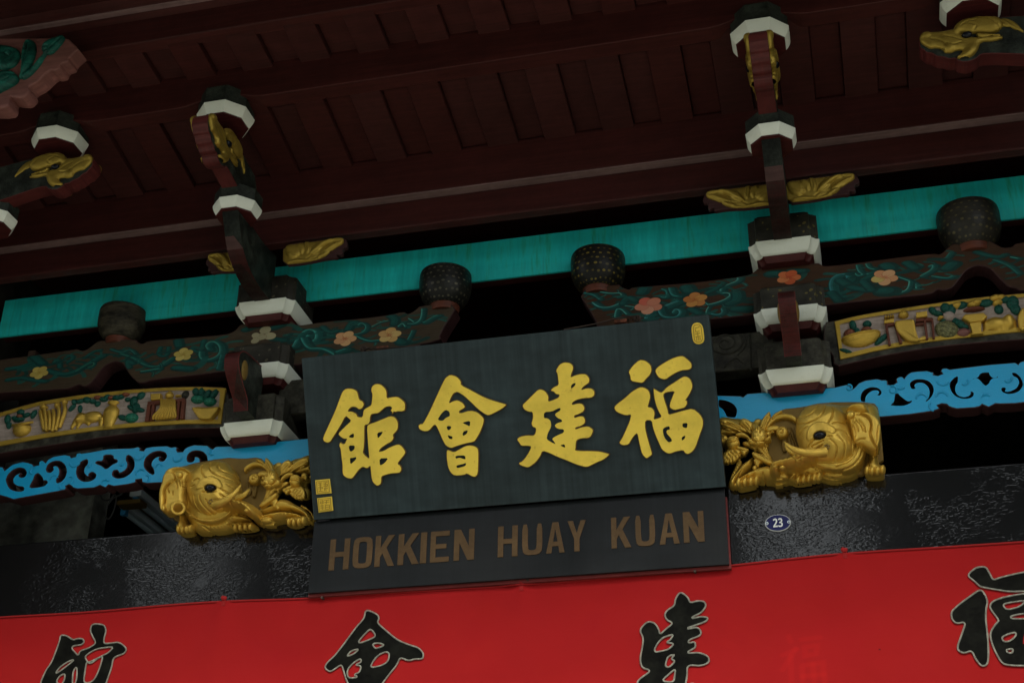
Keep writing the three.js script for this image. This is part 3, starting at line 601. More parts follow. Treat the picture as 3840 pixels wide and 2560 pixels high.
{
  const zf = .02, L = (zo, a) => trace(zo, a, zf);
  const left = [...L(Z7, [-130, 1290, 0, 1268, 540, 1195, 560, 1188, 600, 1206, 640, 1192, 690, 1152, 720, 1132, 780, 1128, 990, 1118, 1020, 1148, 1050, 1152, 1080, 1130, 1400, 1105, 1650, 1085, 1720, 1062, 1760, 1015, 1800, 1002]), ...L(Z8, [760, 975, 800, 1012, 840, 1017, 1000, 990, 1300, 965, 1500, 937, 1595, 914, 1625, 936, 1680, 906, 1712, 872, 2008, 848, 1858, 1088, 1870, 1130, 1500, 1200, 840, 1310, 280, 1356]), ...L(Z7, [1500, 1378, 1110, 1420, 1060, 1440, 1010, 1442, 950, 1385, 905, 1310, 880, 1290, 835, 1285, 770, 1312, 720, 1372, 680, 1428, 640, 1462, 610, 1470, 580, 1452, 520, 1478, 480, 1490, 0, 1515, -130, 1530])];
  const fade = c => { for (let i = 0; i < 700; i++) { c.globalAlpha = .05 + .07 * rnd(); c.fillStyle = rnd() < .6 ? '#2a211a' : '#5d4a36'; c.beginPath(); c.ellipse(rnd() * 2048, rnd() * 512, 4 + rnd() * 30, 2 + rnd() * 12, 0, 0, 7); c.fill(); } c.globalAlpha = 1; };
  paintedBeam('painted beam with yellow and peach flowers above the left fretwork', left, zf, .11, 2048, 512, (c, P, s) => {
    brownWash(c, 2048, 512, '#4c4030', '#6d4c2e');
    const v = (zo, a, w, l) => vine(c, pairs(a).map(([x, y]) => P(zo, x, y, zf)), w, l);
    const k = 1.6 / 1.96 * s / 1000;
    for (const [a, w, l] of [[[350, 1350, 450, 1390, 560, 1360, 640, 1310, 760, 1240], 22, null], [[560, 1360, 650, 1300, 700, 1290, 690, 1320, 650, 1330], 9, '#4f8f6a'], [[400, 1290, 430, 1250, 440, 1330], 14, null], [[480, 1260, 520, 1230, 540, 1260, 500, 1290], 12, null], [[620, 1260, 680, 1210, 740, 1200], 12, null], [[60, 1340, 150, 1330, 230, 1300], 22, null], [[60, 1420, 150, 1400, 230, 1420, 330, 1430], 20, null], [[820, 1195, 900, 1230, 960, 1190, 1000, 1230], 13, '#3d7f78'], [[900, 1230, 1000, 1260, 1080, 1320, 1180, 1330, 1280, 1260], 18, '#3c7f6d'], [[1050, 1360, 1120, 1350, 1180, 1340], 16, '#59b09a'], [[1180, 1180, 1150, 1240, 1230, 1250, 1240, 1180], 12, null], [[1310, 1130, 1320, 1170], 24, null], [[1410, 1190, 1470, 1240, 1500, 1130], 14, null], [[1490, 1220, 1480, 1270, 1560, 1280, 1640, 1240, 1640, 1170, 1580, 1135, 1530, 1170, 1550, 1200], 22, '#4fa091'], [[1640, 1240, 1610, 1340], 16, '#3d8f86'], [[1300, 1330, 1400, 1340], 30, null], [[250, 1250, 310, 1300], 26, null], [[950, 1330, 930, 1270, 980, 1300], 16, null]]) v(Z7, a, w, l);
    for (const [a, w, l] of [[[810, 1180, 850, 1100, 920, 1050, 980, 1070, 980, 1130, 930, 1150, 900, 1120, 920, 1100], 26, '#4fb3a6'], [[870, 1120, 900, 1200, 1010, 1190, 1080, 1220, 1110, 1240], 24, '#45a89c'], [[1000, 1030, 1050, 1080, 1110, 1060], 16, null], [[1190, 1050, 1220, 990, 1260, 1010], 22, null], [[1240, 1090, 1310, 1080, 1340, 1030, 1300, 1000, 1275, 1020], 14, '#4aa79c'], [[1370, 1030, 1420, 1000, 1490, 985], 9, '#86d6c4'], [[1260, 1100, 1330, 1140, 1430, 1130], 14, '#53b5a6'], [[1500, 950, 1540, 970, 1530, 1010], 22, null], [[1570, 1030, 1600, 1000, 1620, 1030], 14, '#6cc4b2'], [[1640, 970, 1680, 995, 1680, 1000], 10, '#86d6c4'], [[1745, 900, 1745, 970, 1700, 1010, 1640, 1010], 14, '#62bcae'], [[1760, 1000, 1770, 1000, 1830, 960, 1860, 950], 18, '#3f9d92'], [[1670, 1060, 1650, 1110, 1610, 1160], 12, '#3f9d92'], [[1560, 1130, 1590, 1150], 28, null], [[1130, 1220, 1190, 1200], 26, '#3f9d92'], [[640, 1040, 690, 1020], 26, null], [[440, 1050, 500, 1025], 26, null], [[640, 1120, 720, 1130], 22, null]]) v(Z8, a, w, l);
    fade(c); const F = (zo, x, y, r, ...o) => { const p = P(zo, x, y, zf); flower(c, p[0], p[1], r * .00082 * s, ...o); };
    F(Z7, 285, 1365, 68, ['#c9b35a', '#d4be62'], '#b79a3e', 5, .3); F(Z7, 1345, 1232, 68, ['#c8b35c', '#d6c069'], '#a98d3a', 5, .9);
    F(Z8, 1163, 1115, 76, ['#e0aa78', '#e5b67e', '#dca574'], '#b5502e', 5, .2); F(Z8, 1490, 1090, 76, ['#ddb06a', '#e3c078', '#d9ac6c'], '#a8432a', 5, 1.1);
    F(Z8, 572, 1085, 84, ['#b3ab86', '#bdb48c'], '#a29b78', 3, -1.57); F(Z8, 520, 1110, 60, ['#b3ab86'], '#b3ab86', 3, 0);
  });
  const right = [...L(Z9, [512, 755, 818, 712, 850, 736, 900, 757, 922, 735, 1050, 728, 1400, 700, 1780, 650, 1832, 615]), ...L(Z10, [395, 600, 840, 555, 870, 575, 895, 582, 1100, 562, 1400, 520, 1690, 486, 1740, 497, 1800, 442, 1830, 416, 2100, 392, 2150, 420, 2200, 447, 2270, 440, 2290, 412, 2600, 375, 3500, 268, 3500, 655, 2600, 745, 2340, 772, 2290, 742, 2240, 738, 2180, 680, 2120, 612, 2060, 582, 2000, 580, 1930, 612, 1880, 680, 1830, 742, 1770, 762, 1720, 752, 1690, 780, 1640, 792, 1400, 815, 905, 870]), ...L(Z9, [1830, 940, 1500, 976, 668, 1040, 655, 985])];
  paintedBeam('painted beam with pink and peach flowers right of the plaque top', right, zf, .11, 2048, 512, (c, P, s) => {
    brownWash(c, 2048, 512, '#472f1d', '#7a421d');
    const v = (zo, a, w, l) => vine(c, pairs(a).map(([x, y]) => P(zo, x, y, zf)), w, l);
    for (const [a, w, l] of [[[550, 780, 640, 785, 700, 830], 14, '#3f8f8a'], [[705, 775, 770, 790, 850, 780, 865, 805, 830, 815], 12, '#7fd0bf'], [[655, 855, 690, 890, 770, 895, 850, 865], 18, '#66bdb5'], [[850, 870, 900, 880, 960, 885], 9, '#a5e6d2'], [[815, 960, 820, 900, 860, 900, 900, 940], 14, '#66bdb0'], [[860, 860, 890, 800, 950, 840], 18, null], [[1060, 975, 1080, 930, 1170, 900, 1290, 850], 28, '#4fa7a5'], [[1000, 780, 1020, 740], 26, null], [[1140, 890, 1150, 950, 1220, 970, 1290, 960, 1310, 920, 1270, 900, 1250, 930], 20, '#4fa7a5'], [[1150, 810, 1190, 830, 1200, 770, 1160, 755], 14, '#3f9a94'], [[1220, 750, 1230, 800, 1280, 810], 18, '#3f9a94'], [[1330, 740, 1350, 770], 30, null], [[1460, 850, 1510, 870, 1480, 910, 1480, 940], 9, '#8fdcc9'], [[1510, 870, 1600, 850, 1680, 800, 1640, 780, 1590, 790, 1600, 740, 1690, 710, 1725, 690, 1720, 670], 16, '#74c6b8'], [[1700, 780, 1720, 830, 1650, 860], 26, null], [[1500, 930, 1560, 950, 1610, 930, 1600, 900], 14, '#4fa7a5'], [[1480, 780, 1550, 750, 1600, 710], 14, null], [[1700, 900, 1780, 900], 32, null], [[1360, 900, 1420, 930], 20, null], [[1960, 640, 2000, 640], 34, null], [[2100, 620, 2180, 620], 24, null]]) v(Z9, a, w, l);
    for (const [a, w, l] of [[[1010, 840, 970, 770, 970, 690, 1030, 650, 1090, 650, 1100, 690, 1050, 710], 26, '#3f8f94'], [[1010, 690, 1080, 740, 1200, 760], 24, null], [[1145, 580, 1150, 620, 1200, 660, 1270, 620], 14, '#4fa59c'], [[1210, 570, 1220, 600, 1270, 610], 12, '#58ad9d'], [[1130, 640, 1140, 660, 1180, 650], 10, '#58b8a8'], [[1350, 580, 1380, 600], 32, null], [[1420, 640, 1500, 620, 1600, 590], 12, '#3f958c'], [[1430, 660, 1520, 690, 1580, 720, 1580, 750], 12, '#67c2b2'], [[1530, 700, 1530, 760, 1430, 790], 12, '#7fd6c2'], [[1680, 590, 1710, 570, 1710, 610, 1620, 660], 16, '#4fa99b'], [[1770, 540, 1800, 530, 1830, 490], 14, '#3a857b'], [[1700, 660, 1800, 680, 1850, 660], 14, '#48a094'], [[1340, 770, 1360, 770], 44, null], [[1800, 600, 1840, 570], 30, null], [[2010, 480, 2100, 510, 2180, 520, 2220, 500], 16, null], [[2150, 540, 2250, 570, 2330, 640], 14, '#2f8076'], [[2280, 520, 2330, 530], 14, '#6cc9b6'], [[1500, 560, 1560, 600], 22, null], [[1240, 760, 1180, 700], 20, null], [[940, 780, 1000, 840], 20, null]]) v(Z10, a, w, l);
    fade(c); const F = (zo, x, y, r, ...o) => { const p = P(zo, x, y, zf); flower(c, p[0], p[1], r * .00082 * s, ...o); };
    F(Z9, 1045, 872, 84, ['#d98a6c', '#dfa080', '#d98f72', '#e2725c'], '#d9856c', 5, .5); F(Z9, 1388, 830, 72, ['#d08a4a', '#d8984f', '#c97d3f'], '#b3602c', 5, .9);
    F(Z9, 2075, 665, 70, ['#e07a48', '#d9673a', '#e28a54'], '#b5381e', 5, .2); F(Z10, 1330, 665, 76, ['#e0a070', '#e4b080', '#d9c070'], '#cf6a4c', 5, .4);
  });
}
// ============================================================ dark carved beam behind the plaque
{
  const zf = .0, a = at(...Z9(1850, 1060), zf), b = at(...Z9(1550, 1385), zf);
  const t = thing('dark_tie_beam', 'dark carved beam running behind the plaque between both stacks', 'beam');
  mesh('beam_body', box(XL + .1, XR - .1, b.y + .02, a.y, -.12, zf, .012), M.dark, t);
  const zr = zf + .001, c = at(...Z9(1610, 1150), zr);
  const sp = []; for (let i = 0; i <= 26; i++) { const q = i / 26 * 4.2 * Math.PI; sp.push(V(c.x + Math.cos(q) * (.012 + .0065 * q), c.y + Math.sin(q) * (.012 + .005 * q), zr)); }
  const gl = [tube(sp, .006, 6, false, 90)];
  for (const l of [[1700, 1240, 1760, 1160, 1740, 1080], [1600, 1330, 1680, 1260, 1740, 1300], [1790, 1090, 1800, 1350]]) gl.push(tube(pairs(l).map(q => at(...Z9(...q), zr)), .005, 6));
  mesh('carved_scroll', merge(gl), M.dark, t);
}
// ============================================================ curved panel beams with gilt still-life carvings
function sph(c, rx, ry, rz, rot = 0) { return new THREE.SphereGeometry(1, 20, 14).scale(rx, ry, rz).rotateZ(rot).translate(c.x, c.y, c.z); }
function panelBeam(label, zo, body, top, bottom, inner, zf) {
  const t = thing('carved_panel_beam', label, 'carved beam');
  const [caps, sides] = split(slab(shapeOf(chaikin(trace(zo, body, zf - .012), 1)), zf - .012, .12, .006));
  part('beam_face', boxUV(caps), M.dark, t); part('beam_underside', boxUV(sides), M.plum, t);
  const fr = trace(zo, [...top, ...bottom], zf), inn = trace(zo, inner, zf);
  part('gilt_frame', boxUV(slab(shapeOf(fr, [inn]), zf, .02, .005)), M.goldFrame, t);
  part('panel_ground', boxUV(slab(shapeOf(fr), zf - .010, .006)), M.creamPink, t);
  return t;
}
const kP = .00054; // metres per zoom pixel on the right panel
{ // right panel
  const zf = .045, zr = zf - .008;
  const t = panelBeam('curved beam panel at right carved with peaches, table, vase and small elephant', Z3,
    [-30, 372, 88, 352, 400, 278, 800, 213, 1200, 153, 1600, 98, 2149, 48, 2700, 0, 3960, -120, 3960, 400, 2700, 515, 2149, 562, 1700, 592, 1200, 642, 700, 722, 300, 812, 85, 862, 60, 700, -30, 690],
    [88, 360, 250, 318, 400, 287, 600, 252, 800, 221, 1000, 190, 1200, 161, 1400, 132, 1600, 107, 1850, 80, 2149, 56, 2700, 8, 3900, -106],
    [3900, 305, 2700, 418, 2149, 466, 1900, 488, 1700, 512, 1500, 534, 1300, 556, 1100, 582, 900, 612, 700, 648, 500, 688, 300, 738, 150, 772],
    [135, 395, 160, 380, 400, 318, 800, 252, 1200, 190, 1600, 137, 2149, 88, 2700, 40, 3850, -68, 3850, 275, 2700, 384, 2149, 432, 1700, 478, 1300, 522, 900, 578, 500, 652, 215, 722, 165, 690], zf);
  const d = (x, y, z = zr) => at(...Z3(x, y), z);
  const O = (name, x, y, rx, ry, rz, mat, rot = 0) => part(name, sph(d(x, y), rx * kP, ry * kP, rz, rot), mat, t);
  const poly = (name, a, th, mat, bev = .004, sm = 1) => part(name, boxUV(slab(shapeOf(sm ? chaikin(trace(Z3, a, zr + th), sm) : trace(Z3, a, zr + th)), zr + th, th, bev)), mat, t);
  const bowlRibs = (name, x0, y0, x1, y1, dep) => { // half round fluted bowl
    const A = d(x0, y0), B = d(x1, y1), mid = A.clone().lerp(B, .5), w = A.distanceTo(B) / 2, g = new THREE.SphereGeometry(1, 48, 16, 0, Math.PI * 2, Math.PI / 2, Math.PI / 2), p = g.attributes.position;
    for (let i = 0; i < p.count; i++) { const a = Math.atan2(p.getZ(i), p.getX(i)), f = 1 + .05 * Math.cos(a * 22); p.setXYZ(i, p.getX(i) * f * w, p.getY(i) * dep, p.getZ(i) * f * .045); }
    g.computeVertexNormals(); g.rotateZ(Math.atan2(B.y - A.y, B.x - A.x)).translate(mid.x, mid.y, mid.z); part(name, g, M.gold, t);
    part(name + '_rim', tube([0, 1, 2, 3, 4, 5, 6].map(i => { const q = Math.PI * i / 6; return V(mid.x - Math.cos(q) * w, mid.y - Math.cos(q) * (B.y - A.y) / 2, mid.z + Math.sin(q) * .045); }), .006, 8), M.gold, t);
  };
  bowlRibs('fruit_bowl', 170, 565, 580, 480, .068);
  O('peach', 255, 508, 62, 58, .035, M.peach); O('peach', 440, 478, 60, 56, .035, M.peach);
  for (const [x, y, rx, ry, r] of [[290, 410, 36, 62, .1], [330, 500, 34, 70, -.2], [310, 570, 50, 42, .4], [445, 395, 44, 40, 0], [600, 560, 30, 90, -.9], [210, 690, 70, 22, -.4]]) O('leaf', x, y, rx, ry, .022, M.leafGreen, r);
  // table with a gilt cloth
  for (const a of [[640, 385, 740, 370, 742, 395, 642, 412], [975, 330, 1150, 318, 1165, 345, 975, 362], [640, 400, 668, 398, 705, 618, 678, 622], [738, 395, 760, 392, 830, 595, 800, 600], [1060, 330, 1085, 328, 1112, 555, 1085, 558], [1140, 325, 1165, 322, 1185, 545, 1160, 550], [968, 380, 1060, 372, 1060, 392, 970, 400]]) poly('table_rail', a, .022, M.brownRed, .002, 0);
  poly('gilt_cloth', [742, 350, 860, 335, 955, 330, 968, 400, 985, 480, 1005, 540, 1030, 560, 990, 575, 900, 572, 840, 535, 780, 480, 748, 410], .034, M.gold, .010);
  poly('gilt_cloth_tail', [1000, 545, 1060, 515, 1100, 530, 1080, 555, 1010, 568], .02, M.gold, .004);
  O('gilt_urn', 840, 300, 52, 38, .035, M.gold); O('gilt_urn_lid', 832, 262, 22, 22, .024, M.gold);
  poly('gilt_box', [978, 262, 1098, 245, 1102, 300, 980, 320], .034, M.gold, .004, 0);
  poly('gilt_incense_rack', [628, 345, 735, 325, 740, 368, 632, 380], .03, M.gold, .004, 0);
  for (const x of [645, 672, 700, 726]) O('gilt_knob', x, 330 - (x - 645) * .15, 13, 22, .03, M.gold);
  // melon, gourd and leaves
  { const c = d(1310, 455), g = new THREE.SphereGeometry(1, 48, 24), p = g.attributes.position; for (let i = 0; i < p.count; i++) { const a = Math.atan2(p.getX(i), p.getZ(i)), f = 1 + .07 * Math.cos(a * 14); p.setXYZ(i, p.getX(i) * f * 108 * kP, p.getY(i) * 95 * kP, p.getZ(i) * f * .04); } g.computeVertexNormals(); part('ribbed_melon', g.rotateZ(-.35).translate(c.x, c.y, c.z), M.melon, t); }
  O('pale_fruit', 1335, 315, 62, 56, .034, M.creamPink); O('peach', 1495, 490, 66, 48, .028, M.rose);
  for (const [x, y, rx, ry, r] of [[1160, 250, 34, 50, .5], [1215, 280, 50, 30, -.3], [1300, 220, 50, 60, .2], [1360, 240, 46, 70, -.3], [1270, 375, 42, 30, .6], [1450, 390, 40, 90, .75], [1505, 425, 46, 28, -.4], [1330, 270, 40, 30, .2], [1470, 190, 60, 40, .2], [1740, 165, 70, 44, .1], [1880, 235, 44, 52, .1], [2030, 160, 60, 80, -.2], [2060, 230, 50, 70, .3], [1950, 130, 50, 36, 0]]) O('leaf', x, y, rx, ry, .022, M.leafGreen, r);
  for (const [x, y, r] of [[1245, 335, 30], [1425, 195, 46], [1590, 180, 44], [1640, 165, 46], [1610, 195, 36], [1840, 115, 52], [1900, 110, 44], [1865, 165, 44]]) O('gilt_flower', x, y, r * 1.15, r * .75, .03, M.gold, .2);
  // vase on a stand
  O('vase_mouth', 1610, 238, 105, 26, .03, M.brownRed);
  poly('gilt_vase_neck', [1480, 315, 1510, 280, 1715, 262, 1755, 300, 1720, 340, 1690, 355, 1560, 370, 1530, 345], .036, M.gold, .008, 0);
  poly('gilt_vase_foot', [1560, 375, 1690, 358, 1690, 470, 1712, 490, 1575, 502, 1590, 480], .034, M.gold, .006, 0);
  // small elephant figure
  const el = (x, y, rx, ry, rz, r = 0) => ell(d(x, y), [rx * kP, ry * kP, rz], r), k2 = (x, y, x2, y2, r, r2) => cap(d(x, y), d(x2, y2), r * kP, r2 * kP, .8);
  const fe = union([el(1840, 395, 110, 72, .036), el(1985, 385, 70, 72, .04), k2(2030, 380, 2062, 455, 34, 18), k2(1750, 410, 1735, 470, 36, 24), k2(1880, 420, 1890, 462, 34, 30), k2(1960, 430, 1962, 465, 30, 26), el(1985, 340, 44, 40, .042, .3)], .012);
  const a = d(1690, 510), b = d(2100, 290);
  part('elephant_figure', nets(fe, [a.x - .01, a.y - .02, zr - .05], [b.x + .02, b.y + .03, zr + .06], .0055), M.gold, t);
  poly('gilt_lamp', [2085, 300, 2110, 240, 2149, 200, 2220, 230, 2230, 330, 2200, 450, 2110, 452, 2090, 380], .034, M.gold, .008);
}
{ // left panel
  const zf = .045, zr = zf - .008, k = .00058;
  const t = panelBeam('curved beam panel at left carved with jade fruit, draped table, vase and deer', Z6,
    [-200, 400, 0, 335, 400, 224, 800, 159, 1300, 104, 1700, 79, 2050, 72, 2345, 84, 2345, 500, 2280, 507, 1800, 517, 1200, 577, 600, 672, 0, 765, -200, 815],
    [-200, 405, 0, 342, 200, 285, 400, 231, 800, 166, 1300, 111, 1700, 86, 2050, 79, 2312, 92],
    [2265, 456, 1900, 457, 1500, 477, 1000, 522, 500, 592, 0, 682, -200, 728],
    [-160, 425, 0, 378, 200, 318, 400, 264, 800, 199, 1300, 142, 1700, 113, 2050, 106, 2240, 112, 2262, 135, 2238, 425, 1900, 428, 1500, 448, 1000, 492, 500, 560, 0, 648, -160, 688], zf);
  const d = (x, y, z = zr) => at(...Z6(x, y), z);
  const O = (name, x, y, rx, ry, rz, mat, rot = 0) => part(name, sph(d(x, y), rx * k, ry * k, rz, rot), mat, t);
  const poly = (name, a, th, mat, bev = .004, sm = 1) => part(name, boxUV(slab(shapeOf(sm ? chaikin(trace(Z6, a, zr + th), sm) : trace(Z6, a, zr + th)), zr + th, th, bev)), mat, t);
  poly('fruit_bowl', [1945, 290, 2010, 278, 2120, 285, 2242, 272, 2225, 320, 2180, 370, 2150, 410, 2030, 408, 1990, 350], .04, M.gold, .014);
  O('jade_fruit', 2030, 215, 78, 46, .04, M.jade, -.1); O('jade_fruit', 2155, 240, 70, 48, .04, M.jade);
  for (const [x, y, rx, ry, r] of [[2010, 135, 40, 50, .6], [2070, 150, 36, 70, .2], [2130, 160, 34, 56, -.4], [2195, 160, 34, 64, -.5], [2080, 180, 40, 30, 0]]) O('leaf', x, y, rx, ry, .022, M.leafGreen, r);
  for (const a of [[1510, 235, 1640, 215, 1640, 248, 1508, 268], [1505, 260, 1540, 256, 1520, 430, 1480, 434], [1555, 250, 1580, 248, 1565, 420, 1535, 424], [1790, 205, 1890, 195, 1890, 225, 1790, 235], [1815, 230, 1840, 228, 1822, 412, 1795, 415], [1860, 220, 1890, 218, 1875, 405, 1840, 410]]) poly('table_rail', a, .024, M.brownRed, .002, 0);
  { // fluted cloth over the table
    const pl = []; for (let i = 0; i < 9; i++) { const x = 1650 + i * 17, b = 1570 + i * 26; pl.push(tube([d(x, 215, zr + .02), d(x - 4 + i, 300, zr + .034), d(b - (8 - i) * 2 + 20, 380, zr + .03), d(b, 415 - i * 2, zr + .02)], .0085, 8)); }
    part('gilt_cloth', merge(pl), M.gold, t);
  }
  poly('gilt_cloth_back', [1640, 210, 1798, 200, 1790, 400, 1700, 412, 1560, 420, 1620, 350], .018, M.gold, .004);
  O('gilt_urn', 1740, 178, 46, 40, .034, M.gold); O('gilt_urn_lid', 1745, 148, 26, 14, .024, M.gold); poly('gilt_box', [1535, 150, 1640, 145, 1635, 205, 1540, 215], .036, M.gold, .006, 0); O('gilt_scroll', 1830, 180, 40, 14, .02, M.gold);
  O('grey_brush', 1900, 165, 40, 46, .02, M.dark, -.4);
  // jade pomegranate with leaves
  O('jade_fruit', 1350, 405, 76, 52, .04, M.jade);
  for (const [x, y, rx, ry, r] of [[1255, 400, 60, 30, -.4], [1370, 230, 44, 60, 0], [1310, 215, 36, 24, 0], [1445, 175, 50, 40, .7], [1390, 300, 50, 60, .2], [1340, 300, 50, 24, -.6], [1430, 320, 60, 26, -.3]]) O('leaf', x, y, rx, ry, .022, M.leafGreen, r);
  // vase
  { const prof = [[.001, -.105], [.04, -.105], [.034, -.09], [.05, -.055], [.062, -.01], [.058, .02], [.03, .045], [.026, .055], [.046, .064], [.046, .072]].map(p => new THREE.Vector2(...p)); const c = d(1140, 350); part('gilt_vase', new THREE.LatheGeometry(prof, 24).scale(.85, 1, .6).rotateZ(-.05).translate(c.x, c.y, c.z), M.gold, t); }
  for (const [x, y, rx, ry, r] of [[760, 240, 30, 34, .3], [740, 300, 50, 24, .8], [820, 235, 50, 24, .2], [890, 220, 50, 36, -.3], [950, 235, 40, 26, 0], [1000, 260, 34, 30, .6], [1060, 215, 50, 26, -.2], [1100, 190, 40, 30, .3], [1190, 200, 46, 30, 0], [1240, 190, 40, 24, .2], [820, 310, 24, 46, .1]]) O('leaf', x, y, rx, ry, .022, M.leafGreen, r);
  for (const [x, y, r] of [[1000, 195, 42], [1140, 200, 38], [1290, 165, 42]]) O('red_flower', x, y, r, r * .5, .024, M.peach);
  // reclining deer figure
  const el = (x, y, rx, ry, rz, r = 0) => ell(d(x, y), [rx * k, ry * k, rz], r), k2 = (x, y, x2, y2, r, r2) => cap(d(x, y), d(x2, y2), r * k, r2 * k, .8);
  const fe = union([el(950, 395, 110, 66, .036), el(840, 405, 70, 56, .04, -.2), k2(870, 420, 905, 465, 34, 20), k2(780, 430, 735, 500, 34, 20), k2(820, 450, 790, 500, 24, 18), k2(1040, 420, 1030, 480, 36, 22), el(815, 440, 30, 20, .046, .4)], .012);
  const a = d(700, 530), b = d(1080, 310);
  part('animal_figure', nets(fe, [a.x - .02, a.y - .02, zr - .05], [b.x + .02, b.y + .03, zr + .06], .0055), M.gold, t);
  // bamboo-like gilt rack and round pot
  for (const [x, y, h] of [[410, 330, 200], [450, 310, 230], [495, 330, 200], [540, 320, 220], [590, 270, 260], [650, 240, 260]]) part('gilt_reed', tube([d(x, y, zr + .012), d(x + 12, y + h * .35, zr + .018), d(x + (520 - x) * .35, y + h, zr + .012)], .013, 8), M.gold, t);
  O('gilt_urn', 450, 300, 48, 26, .034, M.gold); O('gilt_urn_lid', 452, 275, 16, 18, .02, M.gold); O('gilt_box', 592, 278, 36, 40, .03, M.gold); O('gilt_box', 665, 245, 30, 34, .03, M.gold);
  O('round_pot', 225, 525, 105, 82, .05, M.gold); part('pot_rim', tube([0, 1, 2, 3, 4].map(i => d(125 + i * 52, 475 - i * 8, zr + .01 + .035 * Math.sin(i / 4 * Math.PI))), .008, 8), M.gold, t);
  for (const [x, y, rx, ry, r] of [[75, 420, 36, 60, .2], [150, 405, 40, 24, 0], [210, 345, 44, 36, 0], [270, 375, 46, 26, .3], [345, 365, 30, 54, -.4], [190, 420, 70, 30, 0], [90, 480, 30, 40, 0]]) O('leaf', x, y, rx, ry, .022, M.leafGreen, r);
  O('red_flower', 205, 392, 34, 24, .03, M.peach);
}
